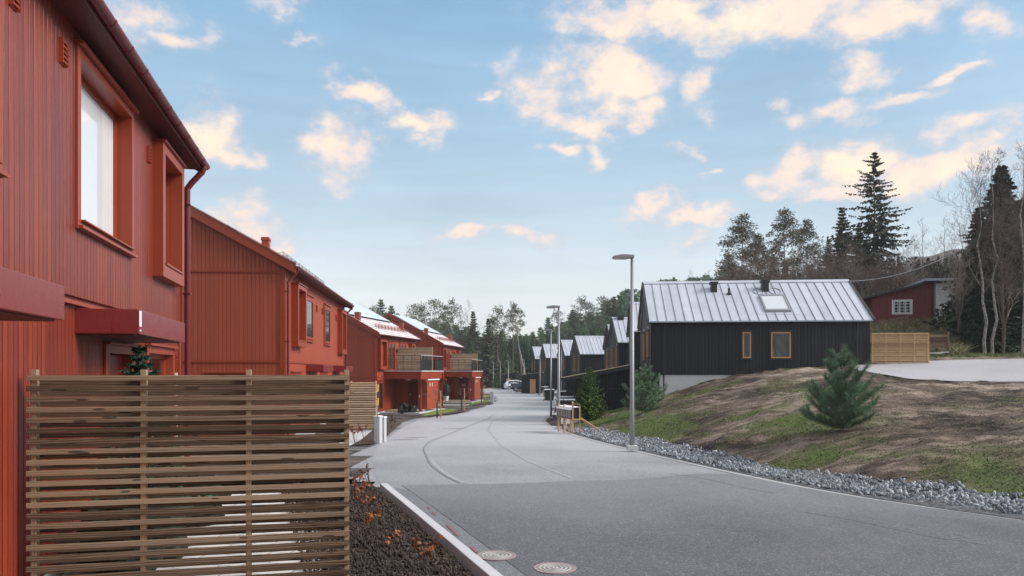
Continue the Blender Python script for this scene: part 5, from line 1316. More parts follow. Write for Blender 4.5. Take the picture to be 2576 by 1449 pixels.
binn(1293, 963, 124, 1.9, M_dark, 'far black bin left of the white car')
# far mailbox rack
x, Y = gp(1372, 998); t = thing('far_mailbox_rack', (x, Y, zr(Y)), R(70), 'small distant rack of dark mailboxes on tan legs by the far lamps', 'rack')
mb = MB(); mb.box(-.9, .9, -.2, .2, .75, 1.15); mb.build('mailboxes', M_dark, t); mb = MB(); mb.box(-.92, .92, -.22, .22, 1.151, 1.2); mb.build('frost_cover', M_snow, t)
for a in (-.8, 0, .8): mb = MB(); mb.box(a - .05, a + .05, -.05, .05, 0, .749); mb.build('leg', M_tanpost, t)

# black refuse bags, potted shrub, cloth on sheds
def blob(name, x, y, z, rx, ry, rz, mat, parent=None, amp=.25, seed=1, sub=3):
    bm = bmesh.new(); bmesh.ops.create_icosphere(bm, subdivisions=sub, radius=1)
    for v in bm.verts:
        n = mnoise.fractal(v.co * 1.6 + Vector((seed, seed * 2, 0)), 1, 2, 3); f_ = 1 + n * amp
        v.co = Vector((v.co.x * rx * f_, v.co.y * ry * f_, v.co.z * rz * f_))
        v.co += Vector((x, y, z))
    me = bpy.data.meshes.new(name); bm.to_mesh(me); bm.free(); me.materials.append(mat)
    o = bpy.data.objects.new(name, me); COL.objects.link(o); o.parent = parent; return o
M_bag = trim_mat('black_polythene', (.012, .012, .014), .22, .3)
bx, by, bz = at(1021, 1043, 47.2)
for i, (dx, s_, lb_) in enumerate(((-.12, .42, 'taller black refuse bag against the red house wall by the porch step'), (.42, .34, 'shorter black refuse bag nearer the porch step'))):
    o = blob('refuse_bag', 0, 0, s_ * .9, s_ * .8, s_ * .7, s_ * (1.05), M_bag, None, .45, i * 3 + 1); o.location = (bx + dx, by + .1 * i, bz - .02); tag(o, lb_, 'bag', 'black refuse bags by the porch')
px_, pY = at(1122, 1009, 64.5)[0], 64.5; pz = -.55
t = thing('potted_shrub', (px_, pY, pz), 0, 'clipped egg shaped shrub in a white pot on the far porch', 'potted plant')
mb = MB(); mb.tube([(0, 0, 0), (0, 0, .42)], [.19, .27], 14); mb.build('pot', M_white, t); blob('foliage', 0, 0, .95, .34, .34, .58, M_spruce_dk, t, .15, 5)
# construction cloth and sign heap between the sheds
p = at(1353, 958, 100); 
t = thing('covered_trailer', (at(1354, 980, 119)[0], 119, zr(119)), 0, 'trailer under green and pinkish tarpaulin behind the cars', 'trailer')
o = blob('tarpaulin', 0, 0, .9, .95, 1.2, .6, trim_mat('green_cloth', (.02, .22, .17), .7), t, .3, 8); o = blob('cargo', -.2, 0, 1.8, .6, .8, .5, trim_mat('pink_cloth', (.55, .40, .36), .8), t, .5, 4); mb = MB(); mb.box(-1.2, 1.2, -1.8, 1.8, .35, .5); mb.box(-1.0, 1.0, -.3, .3, 0, .35); mb.build('chassis', M_dark, t)

# manhole covers
def manhole(px, py, w, label):
    x, Y = gp(px, py); r = w / F * Y / 2
    t = thing('manhole_cover', (x, Y, .011), random.uniform(0, 6), label, 'manhole cover', 'manhole covers in the foreground asphalt')
    def ring(r0, r1, z0, z1, m, name):
        mb = MB(); n = 48; vs = []
        for k in range(n):
            a = 2 * math.pi * k / n; c, s_ = math.cos(a), math.sin(a); vs += [(r0 * c, r0 * s_, z0), (r0 * c, r0 * s_, z1), (r1 * c, r1 * s_, z1), (r1 * c, r1 * s_, z0)]
        fs = []
        for k in range(n):
            j = (k + 1) % n
            for q in range(3): fs.append((k * 4 + q, k * 4 + q + 1, j * 4 + q + 1, j * 4 + q))
        mb.add(vs, fs); return mb.build(name, m, t)
    ring(r * .93, r, 0, .006, M_mpink, 'rim'); 
    mb = MB(); mb.tube([(0, 0, -.01), (0, 0, .0035)], r * .925, 48); mb.build('cover', M_iron, t)
    for a, b in ((.70, .76), (.50, .56), (.30, .36), (.06, .14)): ring(r * a, r * b, .0036, .0075, M_iron2, 'raised_ring')
M_iron = concrete('cast_iron', (.24, .225, .225), 4); M_iron2 = concrete('cast_iron_light', (.46, .44, .43), 4); M_mpink = concrete('pink_marked_iron', (.36, .25, .25), 4)
manhole(1249, 1400, 98, 'left of the two round manhole covers, nearer the kerb'); manhole(1396.5, 1432, 107, 'right of the two round manhole covers, nearest the viewer')
# red survey dashes beside the dark asphalt edge
M_rdash = trim_mat('red_spray', (.24, .11, .115), .9)
for (a, b, c_, d_) in ((1080, 1277, 1086, 1282), (1093, 1290, 1099, 1297), (1128, 1322, 1156, 1350), (1190, 1378, 1203, 1392)):
    p0, p1 = gp(a - 4, b), gp(c_ - 4, d_); strip('road_marking', [p0, ((p0[0] + p1[0]) / 2, (p0[1] + p1[1]) / 2), p1], .035, .013, M_rdash, 'faint red spray dash along the asphalt edge')

# ------------------------------------------------------------------ cars
def car(x, Y, ang, zg, L, mat, label, h=1.65):
    t = thing('parked_car', (x, Y, zg), ang, label, 'car', 'cars parked by the far sheds')
    # stations along the length: (x, half width, z sill, z belt, z roof or None)
    prof = [(-L * .5, .70, .42, .80), (-L * .485, .82, .28, .98), (-L * .40, .88, .24, 1.04), (-L * .2, .90, .24, 1.02), (0, .91, .24, 1.0), (L * .18, .91, .24, .98), (L * .30, .90, .24, .93), (L * .42, .86, .24, .84), (L * .485, .76, .28, .70), (L * .5, .62, .40, .60)]
    mb = MB(); vs = []
    for (px_, w_, a, b) in prof:
        vs += [(px_, -w_ * .93, a), (px_, -w_, (a + b) * .5), (px_, -w_ * .96, b), (px_, -w_ * .5, b + .02), (px_, w_ * .5, b + .02), (px_, w_ * .96, b), (px_, w_, (a + b) * .5), (px_, w_ * .93, a)]
    fs = [tuple(range(8))[::-1], tuple(range(len(vs) - 8, len(vs)))]
    for i in range(len(prof) - 1):
        for k in range(8): a = i * 8 + k; b = i * 8 + (k + 1) % 8; fs.append((a, b, b + 8, a + 8))
    mb.add(vs, fs); body = mb.build('body', mat, t, smooth=True)
    cab = [(-L * .47, .76, 1.0, 1.02), (-L * .38, .72, 1.0, h - .10), (-L * .25, .70, 1.0, h), (0, .70, .99, h - .01), (L * .08, .70, .97, h - .08), (L * .27, .76, .94, .96)]
    mb = MB(); vs = []
    for (px_, w_, a, b) in cab: vs += [(px_, -w_ - .1, a), (px_, -w_ + .08, b), (px_, w_ - .08, b), (px_, w_ + .1, a)]
    fs = [(3, 2, 1, 0), tuple(range(len(vs) - 4, len(vs)))]
    for i in range(len(cab) - 1):
        for k in range(4): a = i * 4 + k; b = i * 4 + (k + 1) % 4; fs.append((a, b, b + 4, a + 4))
    mb.add(vs, fs); mb.build('cabin', mat, t)
    for s_ in (-1, 1):
        for (q0, q1, r0, r1) in ((-L * .36, -L * .17, -L * .31, -L * .17), (-L * .155, L * .0, -L * .155, L * .0), (L * .015, L * .2, L * .015, L * .07)):
            mb = MB(); yb_, yt_ = s_ * .845, s_ * .69
            mb.add([(q0, yb_, 1.06), (q1, yb_, 1.05), (r1, yt_, h - .14), (r0, yt_, h - .12), (q0, yb_ - s_ * .03, 1.06), (q1, yb_ - s_ * .03, 1.05), (r1, yt_ - s_ * .03, h - .14), (r0, yt_ - s_ * .03, h - .12)],
                   [(0, 1, 2, 3), (7, 6, 5, 4), (0, 4, 5, 1), (1, 5, 6, 2), (2, 6, 7, 3), (3, 7, 4, 0)]); mb.build('side_window', M_pane, t)
        mb = MB(); mb.box(L * .44, L * .492, s_ * .55, s_ * .76, .60, .72); mb.build('headlight', M_white, t)
        mb = MB(); mb.box(-L * .497, -L * .46, s_ * .60, s_ * .84, .82, .98); mb.build('tail_light', M_rmetal, t)
        for wx in (-L * .31, L * .31):
            mb = MB(); mb.tube([(wx, s_ * .74, .33), (wx, s_ * .93, .33)], .34, 20); wo = mb.build('wheel', M_dark, t)
            mb = MB(); mb.tube([(wx, s_ * .9301, .33), (wx, s_ * .945, .33)], .22, 16); mb.build('rim', M_cab, wo)
    mb = MB(); mb.add([(L * .255, -.72, .99), (L * .255, .72, .99), (L * .09, .60, h - .10), (L * .09, -.60, h - .10), (L * .245, -.72, .96), (L * .245, .72, .96), (L * .08, .60, h - .13), (L * .08, -.60, h - .13)], [(0, 1, 2, 3), (7, 6, 5, 4), (0, 4, 5, 1), (1, 5, 6, 2), (2, 6, 7, 3), (3, 7, 4, 0)]); mb.build('windscreen', M_pane, t)
    return t
t_ = MT('white_car_paint', (.75, .76, .78), .25); M_cw = t_.m; t_ = MT('dark_car_paint', (.04, .05, .07), .2); M_cb = t_.m
cx_, cy_ = gp(1290, 978); car(at(1302, 0, 126)[0], 126, R(6), zr(126), 4.6, M_cw, 'white car parked beyond the dark one, its tail towards the road')
cx_, cy_ = gp(1303, 982); car(at(1317, 0, 119)[0], 119, R(186), zr(119), 4.3, M_cb, 'dark blue car in front of the white one, by the black shed', 1.45)

# ------------------------------------------------------------------ trees
rg = np.random.default_rng(11)
def quads_from(C, U, V_):
    """kites: centre base C, length axis U, width axis V_"""
    P0_ = C; P1_ = C + U * .45 + V_; P2_ = C + U; P3_ = C + U * .45 - V_
    return np.stack([P0_, P1_, P2_, P3_], 1).reshape(-1, 3)
def unit(a): return a / (np.linalg.norm(a, axis=-1, keepdims=True) + 1e-9)
def spruce_crown(H, Rb, seed, whorls=34, nb=8, pts=7, leaf=.45, z0=.06, droop=.35, sparse=0., irregular=.25, power=.85):
    g = np.random.default_rng(seed); C = []; U = []; V = []
    lop = g.uniform(0, 6.28)
    for w in range(whorls):
        f = w / (whorls - 1); z = H * (z0 + (1 - z0) * f) * .985
        r = Rb * max(.0, (1 - f)) ** power + .03 * Rb
        n = max(4, int(nb * (1 - .35 * f)))
        for b in range(n):
            if g.random() < sparse: continue
            a = 2 * math.pi * (b + g.random()) / n; rr = r * (1 + irregular * g.standard_normal()) * (1 + .12 * math.cos(a - lop)); rr = max(rr, .05)
            d = np.array([math.cos(a), math.sin(a), 0.]); side = np.array([-d[1], d[0], 0.])
            up = .30 * f - .10
            t = np.linspace(.12, 1, pts); zz = z + rr * (up * t - droop * (1 - f * .7) * t ** 2 + .12 * t ** 4)
            P = np.outer(t * rr, d); P[:, 2] = zz
            for k in range(pts):
                s = leaf * (1.15 - .5 * t[k]) * (.75 + .5 * g.random()) * (.45 + .55 * (1 - f))
                for q in (-1, 1, 0, 0):
                    if q: dirv = d * (.75 + .3 * g.random()) + side * q * (.8 + .3 * g.random()) + np.array([0, 0, -.25 + .3 * g.standard_normal()])
                    else: dirv = d * (.5 * g.standard_normal() + .35) + side * .4 * g.standard_normal() + np.array([0, 0, -.8 * g.random() - .1])
                    dirv = dirv / np.linalg.norm(dirv); wv = np.cross(dirv, g.standard_normal(3)); wv /= np.linalg.norm(wv) + 1e-9
                    C.append(P[k]); U.append(dirv * s); V.append(wv * s * .26)
    # leader
    for k in range(14):
        C.append(np.array([0, 0, H * (.93 + .055 * g.random())])); dv = g.standard_normal(3) * .5; dv[2] = .9; dv /= np.linalg.norm(dv); U.append(dv * leaf * .5); V.append(np.cross(dv, [1, 0, .2]) * leaf * .08)
    return quads_from(np.array(C), np.array(U), np.array(V))
def trunk_mb(H, r0, mat_n=0, bend=0, seed=0, top=.98):
    g = random.Random(seed); mb = MB(); pts = []; rad = []
    for k in range(9):
        f = k / 8; pts.append((bend * H * f * f + .01 * H * g.uniform(-1, 1) * (f > 0), .008 * H * g.uniform(-1, 1) * (f > 0), -.4 + (H * top + .4) * f)); rad.append(r0 * (1 - f * .93))
    mb.tube(pts, rad, 8); return mb, pts
def proto_tree(name, H, crownV, trunk, bark, leafmat):
    t = bpy.data.objects.new(name, None); COL.objects.link(t)
    tr = trunk.build('trunk', bark, t); n = len(crownV)
    cr = np_mesh('crown', crownV, np.arange(n).reshape(-1, 4), leafmat, t, nv=4)
    return dict(root=t, H=H, used=False)
def puff(g, c, r, n, leaf):
    """needle clump of small kites round c"""
    P = g.standard_normal((n, 3)); P = P / np.linalg.norm(P, axis=1)[:, None] * (g.random((n, 1)) ** .4) * r * np.array([1, 1, .55]) + c
    d = unit(P - c + g.standard_normal((n, 3)) * r * .5 + np.array([0, 0, .2 * r])); s = leaf * (.6 + .8 * g.random((n, 1)))
    w = unit(np.cross(d, g.standard_normal((n, 3)))) * s * .15
    return P, d * s, w
def pine_proto(name, H, seed, cstart=.55, R_=2.6, npuff=46, leaf=.42, bark=None, mat=None, per=34, r0=.17):
    g = np.random.default_rng(seed); rr = random.Random(seed); mb, pts = trunk_mb(H, r0, seed=seed, bend=rr.uniform(-.02, .02))
    C = []; U = []; V = []
    for k in range(npuff):
        f = cstart + (1 - cstart) * (k / npuff); z = H * f; a = g.uniform(0, 6.28)
        prof = math.sin(math.pi * min(1, max(0.08, (f - cstart) / (1 - cstart) * .82 + .18))) ** .7
        r = R_ * prof * g.uniform(.35, 1.1); base = Vector((0, 0, z)); tip = Vector((math.cos(a) * r, math.sin(a) * r, z + g.uniform(-.02, .06) * H))
        if k % 2 == 0 and r > .5: mb.tube([base, base.lerp(tip, .5) + Vector((0, 0, -.03 * H * .3)), tip], [.05, .035, .015], 4)
        p, u, v = puff(g, np.array(tip), g.uniform(.45, .95) * R_ * .36, per, leaf); C.append(p); U.append(u); V.append(v)
    # dead stubs lower down
    for k in range(7):
        a = g.uniform(0, 6.28); z = H * cstart * g.uniform(.45, 1); l = g.uniform(.5, 1.5); mb.tube([(0, 0, z), (math.cos(a) * l, math.sin(a) * l, z + .1)], [.03, .01], 4)
    return proto_tree(name, H, quads_from(np.concatenate(C), np.concatenate(U), np.concatenate(V)), mb, bark or M_pbark, mat or M_pine)
def bare_proto(name, H, seed, spread=.5, rmin=.0045, levels=5, r0=.11, bark=None, twig=None, nmain=10, fan=3, start=.25, lean=0, multi=1):
    rr = random.Random(seed); tk = MB(); tw = MB()
    t = bpy.data.objects.new(name, None); COL.objects.link(t)
    def grow(p, d, L, r, lv):
        n = 3; pts = [p.copy()]; q = p.copy(); dd_ = d.copy(); rad = [r]
        for k in range(n):
            dd_ = (dd_ + Vector((rr.gauss(0, .13), rr.gauss(0, .13), rr.gauss(.05, .08)))).normalized(); q = q + dd_ * L / n; pts.append(q.copy()); rad.append(max(rmin, r * (1 - .75 * (k + 1) / n)))
        (tk if lv == 0 else tw).tube(pts, rad, 3, cap=False)
        if lv >= levels: return
        for k in range(fan + (1 if lv < 2 else 0)):
            i = rr.randint(1, n); b = pts[i]; ax = Vector((rr.gauss(0, 1), rr.gauss(0, 1), rr.gauss(.35, .5))).normalized()
            grow(b, (dd_ * .8 + ax * .75).normalized(), L * rr.uniform(.5, .75), max(rmin, rad[i] * .7), lv + 1)
    for m_ in range(multi):
        lx_ = lean + (rr.uniform(-.12, .12) if multi > 1 else 0); ly_ = rr.uniform(-.1, .1) if multi > 1 else 0
        pts = []; rad = []
        hh = H * (1 if m_ == 0 else rr.uniform(.6, .95))
        for k in range(11):
            f = k / 10; pts.append(Vector((lx_ * hh * f + rr.gauss(0, .012) * hh * (f > 0) * .6, ly_ * hh * f + rr.gauss(0, .012) * hh * (f > 0) * .6, -.3 + (hh + .3) * f))); rad.append(r0 * (1 - .93 * f) * (1 if m_ == 0 else .75))
        tk.tube(pts, rad, 8)
        for k in range(nmain):
            f = start + (1 - start) * (k + rr.random()) / nmain; f = min(f, .97); i = int(f * 10); b = pts[i].lerp(pts[min(10, i + 1)], f * 10 - i)
            a = rr.uniform(0, 6.28); d = Vector((math.cos(a) * spread, math.sin(a) * spread, rr.uniform(.45, 1.0))).normalized()
            grow(b, d, hh * (1.05 - f) * rr.uniform(.28, .42) + .25, rad[i] * .45 + .006, 1)
    tk.build('trunk', bark or M_bark, t); tw.build('crown', twig or M_twig, t)
    return dict(root=t, H=H, used=False)
def sprucep(name, H, Rb, seed, mat, r0=.14, **k):
    mb, _ = trunk_mb(H, r0, seed=seed); return proto_tree(name, H, spruce_crown(H, Rb, seed, **k), mb, M_bark, mat)
def plant(p, x, y, H, label, cat, group=None, z=None, rz=None, sx=1., tilt=None, name=None):
    if z is None: z = H1(x, y)
    if not p['used']: o = p['root']; p['used'] = True
    else: o = copy_tree(p['root'])
    k = H / p['H']; o.location = (x, y, z); o.rotation_euler = (0 if not tilt else tilt[0], 0 if not tilt else tilt[1], random.uniform(0, 6.28) if rz is None else rz); o.scale = (k * sx, k * sx, k)
    tag(o, label, cat, group); return o
def plant_px(p, px, ytop, Y, label, cat, group=None, **kw):
    x, _, zt = at(px, ytop, Y); z = H1(x, Y); return plant(p, x, Y, max(1, zt - z), label, cat, group, z=z, **kw)

SP = [sprucep('spruce_tree', 18, 4.0, 1, M_spruce, whorls=34, leaf=1.0, nb=10, power=.7), sprucep('spruce_tree', 18, 3.6, 2, M_spruce, whorls=32, leaf=1.0, nb=10, sparse=.08, power=.7), sprucep('spruce_tree', 16, 3.8, 3, M_spruce, whorls=30, leaf=1.0, nb=9, irregular=.35, power=.75)]
SPL = sprucep('pale_green_spruce_tree', 13, 3.7, 5, M_spruce_l, whorls=22, nb=9, leaf=.95, sparse=.08, power=.75)
SPB = sprucep('brownish_spruce_tree', 16, 3.2, 6, M_brownspruce, whorls=30, leaf=.9, irregular=.35, sparse=.12)
PN = [pine_proto('pine_tree', 18, 21, .60, 2.7), pine_proto('pine_tree', 18, 22, .52, 3.0, 52), pine_proto('pine_tree', 19, 23, .68, 2.3, 36)]
PNF = pine_proto('broad_pine_tree', 15, 31, .18, 3.3, 120, .36, per=62, mat=leafy('warm_pine_needles', (.05, .055, .032), (.17, .145, .09)))
BR = [bare_proto('bare_tree', 12, 41, .55, .0045, 4, .10, fan=3, nmain=12), bare_proto('bare_bush', 8, 42, .8, .0045, 4, .07, twig=M_twigp, fan=3, nmain=10, start=.12, multi=3)]
F_FOR = 'far forest trees beyond the houses'
# far forest: rows of spruces and pines closing the view (top line from the photograph)
topx = [600, 880, 950, 1000, 1040, 1100, 1160, 1200, 1280, 1330, 1400, 1440, 1500, 1560, 1620, 1700, 1820]
topy = [800, 800, 800, 795, 800, 800, 812, 825, 832, 838, 822, 812, 800, 775, 762, 760, 760]
random.seed(23)
def tline(px): return float(np.interp(px, topx, topy))
for i in range(56):   # front row, shows most
    px = 1110 + i * 8.6 + random.uniform(-4, 4)
    Y = random.uniform(158, 170) if px < 1420 else random.uniform(150, 168)
    plant_px(SP[i % 3], px, tline(px) + random.uniform(2, 34), Y, 'dark green spruce in the front edge of the far forest', 'spruce', 'front spruces of the far forest', sx=random.uniform(.9, 1.2))
for i in range(62):
    px = 860 + i * 13.5 + random.uniform(-5, 5)
    Y = random.uniform(176, 200); k = random.random()
    p, nm, lb_ = (SP[i % 3], 'spruce', 'dark spruce deeper in the far forest') if k < .62 else ((SPB, 'spruce', 'brownish spruce deeper in the far forest') if k < .8 else (PN[i % 3], 'pine', 'pine rising deeper in the far forest'))
    plant_px(p, px, tline(px) + random.uniform(-6, 22), Y, lb_, nm, 'rear trees of the far forest: ' + lb_, sx=random.uniform(.85, 1.2))
for i in range(26):   # left behind the red houses and along the bend
    px = 560 + i * 24 + random.uniform(-5, 5)
    plant_px(SP[i % 3] if i % 3 else SPB, px, tline(px) + 40 + random.uniform(-5, 20), random.uniform(140, 165) if px < 1060 else 172, 'spruce behind the roofs of the red houses', 'spruce', 'spruces behind the red houses', sx=1.15)
# pines and other trees that stick out of the forest line
outs = [(940, 775, 'PN0'), (958, 752, 'SP1'), (985, 768, 'SP2'), (925, 790, 'SP0'), (1002, 790, 'SPB'), (1043, 768, 'PN1'), (1062, 770, 'PN0'), (1092, 756, 'PN1'), (1118, 775, 'PN2'), (1140, 762, 'PN2'), (1160, 790, 'BR0'), (1178, 768, 'BR0'), (1190, 782, 'SPB'),
        (1228, 800, 'SPB'), (1252, 776, 'PN0'), (1243, 800, 'PN1'), (1290, 770, 'PN2'), (1378, 798, 'SP1'), (1402, 785, 'PN0'), (1462, 752, 'PN0'), (1480, 762, 'PN1'), (1440, 778, 'SP0'), (1455, 785, 'BR0'), (1516, 748, 'PN1'), (1530, 755, 'SPB'), (1545, 745, 'SPB'), (1565, 752, 'SP2'), (1420, 795, 'BR0'), (1600, 742, 'SP1')]
PD_ = {'PN0': PN[0], 'PN1': PN[1], 'PN2': PN[2], 'SP0': SP[0], 'SP1': SP[1], 'SP2': SP[2], 'SPB': SPB, 'BR0': BR[0]}
names = {'P': ('pine', 'tall pine'), 'S': ('spruce', 'tall spruce'), 'B': ('tree', 'bare grey tree')}
ORD = ['leftmost', 'second from the left', 'third from the left', 'fourth from the left', 'fifth from the left', 'sixth from the left', 'seventh from the left']
seen_ = {}
outs.sort()
for i, (px, yt, k) in enumerate(outs):
    c_, w_ = names[k[0]]
    side = 'above the red roofs' if px < 1030 else ('left of the road end' if px < 1200 else ('above the middle of the road' if px < 1310 else 'above the black roofs'))
    seen_[(w_, side)] = seen_.get((w_, side), -1) + 1
    plant_px(PD_[k], px, yt, random.uniform(150, 160) if px < 1400 else 172, '%s of the %ss %s' % (ORD[seen_[(w_, side)]], w_, side) if sum(1 for q in outs if names[q[2][0]][1] == w_ and abs(q[0] - px) < 200) > 1 else 'single %s %s' % (w_, side), c_, '%ss standing out %s' % (w_, side))
plant_px(SPL, 1270, 866, 146, 'pale green young spruce in front of the dark forest, straight above the far lamps', 'spruce')
plant_px(SPL, 1187, 858, 138, 'pale green spruce just right of the far red roof', 'spruce', sx=.9)
o = plant_px(pine_proto('leaning_pine_tree', 19, 77, .70, 2.1, 34), 1318, 770, 143, 'tall pine leaning left with a long bare trunk above the shed', 'pine', tilt=(0, R(-7)), rz=0)
ob = bare_proto('leaning_birch', 16, 78, .35, .0045, 3, .24, bark=M_birch, nmain=6, start=.75)
plant_px(ob, 1329, 800, 128, 'white birch trunk leaning left above the far sheds', 'birch', tilt=(0, R(-12)), rz=0)

# right-hand hill behind the large black house
for (px, yt, Y, k, lb_) in [(1868, 556, 72, PNF, 'broad pine at the left end of the trees behind the big black house'), (1832, 650, 70, PNF, 'low pine bough mass at the far left of the hill trees'), (1905, 600, 76, PNF, 'pine filling between the two tallest broad pines'),
                            (1972, 540, 74, PNF, 'tallest broad pine behind the roof vents'), (2030, 565, 76, PNF, 'broad pine just right of the tallest broad pine'), (2118, 520, 72, SPB, 'slender brownish spruce left of the giant spruce'),
                            (2160, 560, 78, SPB, 'brownish spruce hard against the giant spruce'), (1945, 640, 80, SPB, 'dark spruce low between the broad pines'), (1900, 690, 62, SPL, 'small green spruce just above the ridge'),
                            (2085, 600, 80, SPB, 'brownish spruce behind the bare bushes'), (2260, 640, 78, SPB, 'low spruce right of the giant spruce')]:
    plant_px(k, px, yt, Y, lb_, 'pine' if k is PNF else 'spruce', sx=1.0 if k is PNF else 1.15)
big = sprucep('giant_spruce_tree', 24, 6.2, 51, leafy('open_spruce_needles', (.022, .028, .018), (.08, .085, .05)), r0=.26, whorls=36, nb=8, pts=11, leaf=.85, sparse=.22, irregular=.33, droop=.25, power=.75, z0=.16)
plant_px(big, 2200, 380, 66, 'giant open crowned spruce rising above all other trees', 'spruce', sx=1.0)
for i in range(30):
    px = 1830 + i * 17 + random.uniform(-8, 8); Y = random.uniform(58, 70)
    plant_px(BR[1] if i % 2 else BR[0], px, random.uniform(610, 660) + (40 if px < 1900 else 0) + (30 if px > 2280 else 0), Y, 'leafless brown thicket tree on the hill behind the big black house', 'tree', 'leafless thicket trees on the hill', sx=1.1)
for i in range(16):
    px = 1850 + i * 30 + random.uniform(-8, 8)
    plant_px(SPB if i % 3 else SP[0], px, random.uniform(640, 690), random.uniform(82, 95), 'dark spruce deep behind the leafless thicket', 'spruce', 'dark spruces behind the thicket', sx=1.5)
for (px, yt, Y, w_) in ((2320, 560, 70, 'middle'), (2375, 560, 74, 'right'), (2300, 600, 72, 'left')):
    plant_px(BR[0], px, yt, Y, w_ + ' one of three thin bare trees between giant spruce and birches', 'tree', 'thin bare trees against the sky')
for (px, yt) in ((1735, 690), (1720, 705), (1760, 700), (1785, 690), (1700, 715)):
    plant_px(BR[0] if px % 2 else SPB, px, yt, 140, 'small distant tree top over the ridge of the big black house', 'tree', 'small distant tree tops over the ridge')
# dark spruces on the right edge
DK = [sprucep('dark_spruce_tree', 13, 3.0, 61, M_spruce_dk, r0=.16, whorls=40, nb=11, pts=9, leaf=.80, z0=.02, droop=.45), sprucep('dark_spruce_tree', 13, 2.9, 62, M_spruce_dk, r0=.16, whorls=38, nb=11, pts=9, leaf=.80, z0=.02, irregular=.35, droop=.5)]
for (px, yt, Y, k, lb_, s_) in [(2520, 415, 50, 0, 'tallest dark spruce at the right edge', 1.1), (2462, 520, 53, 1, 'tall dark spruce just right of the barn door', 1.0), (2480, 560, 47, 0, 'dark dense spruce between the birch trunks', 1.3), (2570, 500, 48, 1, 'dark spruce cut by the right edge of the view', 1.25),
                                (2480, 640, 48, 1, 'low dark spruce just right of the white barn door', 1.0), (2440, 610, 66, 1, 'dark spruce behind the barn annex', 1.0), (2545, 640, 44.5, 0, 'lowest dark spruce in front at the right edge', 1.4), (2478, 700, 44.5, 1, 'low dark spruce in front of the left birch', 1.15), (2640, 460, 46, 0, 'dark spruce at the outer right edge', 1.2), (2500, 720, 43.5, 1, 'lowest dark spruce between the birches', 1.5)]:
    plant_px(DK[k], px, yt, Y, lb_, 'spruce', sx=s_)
BC = [bare_proto('birch_tree', 13, 91, .42, .004, 5, .11, bark=M_birch, twig=M_btwig, fan=3, nmain=12, start=.30), bare_proto('birch_tree', 13, 92, .35, .004, 5, .10, bark=M_birch, twig=M_btwig, fan=3, nmain=11, start=.30), bare_proto('grey_bare_tree', 12, 93, .5, .0045, 5, .12, fan=3, nmain=10, start=.2, multi=2)]
for (px, yt, Y, k, lb_, tl) in [(2478, 420, 41.5, 0, 'left white birch with spreading twigs before the dark spruces', -.03), (2497, 400, 40.8, 1, 'second white birch, straight thin trunk', 0), (2572, 380, 40.0, 0, 'white birch at the very right edge', .02), (2523, 520, 41.0, 2, 'grey forked bare tree between the birches', 0), (2415, 560, 46, 2, 'grey bare tree with side branches before the barn annex', -.1)]:
    plant_px(BC[k], px, yt, Y, lb_, 'birch' if k < 2 else 'tree', tilt=(0, tl), sx=1.0)
# the deep wood behind the single trees, one mass
def wood_mass(name, spots, mat, label):
    bases = [spruce_crown(17, 4.2, 201 + k, whorls=17, nb=8, pts=4, leaf=1.9, power=.7, irregular=.3) for k in range(3)]
    V = []
    for i, (x, y, H) in enumerate(spots):
        a = random.uniform(0, 6.28); c, s_ = math.cos(a), math.sin(a); k = H / 17; B = bases[i % 3] * np.array([k * 1.1, k * 1.1, k])
        V.append(np.stack([B[:, 0] * c - B[:, 1] * s_ + x, B[:, 0] * s_ + B[:, 1] * c + y, B[:, 2] + H1(x, y)], 1))
    V = np.concatenate(V); o = np_mesh(name, V, np.arange(len(V)).reshape(-1, 4), mat, nv=4); tag(o, label, kind='stuff')
sp_ = []
for i in range(120):
    px = 560 + i * 10.6 + random.uniform(-5, 5); Y = random.uniform(205, 250); zt = CAMZ + (HY - tline(px) - random.uniform(6, 26)) / F * Y; sp_.append(((px - CX) / F * Y, Y, zt + 1.3))
wood_mass('woodland', sp_, M_spruce, 'deep continuous spruce wood closing the view behind the single trees')
sp_ = []
for i in range(46):
    px = 1850 + i * 16 + random.uniform(-6, 6); Y = random.uniform(100, 125) if px < 2300 else (random.uniform(70, 85) if px < 2460 else random.uniform(58, 75)); x = (px - CX) / F * Y
    yt = (690 if px < 2250 else 720) + random.uniform(-15, 20); sp_.append((x, Y, max(3, CAMZ + (HY - yt) / F * Y - H1(x, Y))))
for i in range(26):
    px = 2475 + i * 7 + random.uniform(-5, 5); Y = random.uniform(49, 60); x = (px - CX) / F * Y
    yt = 600 + random.uniform(-20, 70); sp_.append((x, Y, max(3, CAMZ + (HY - yt) / F * Y - H1(x, Y))))
wood_mass('hill_woodland', sp_, M_spruce_dk, 'dark undergrowth wood on the hill behind barn and big black house')
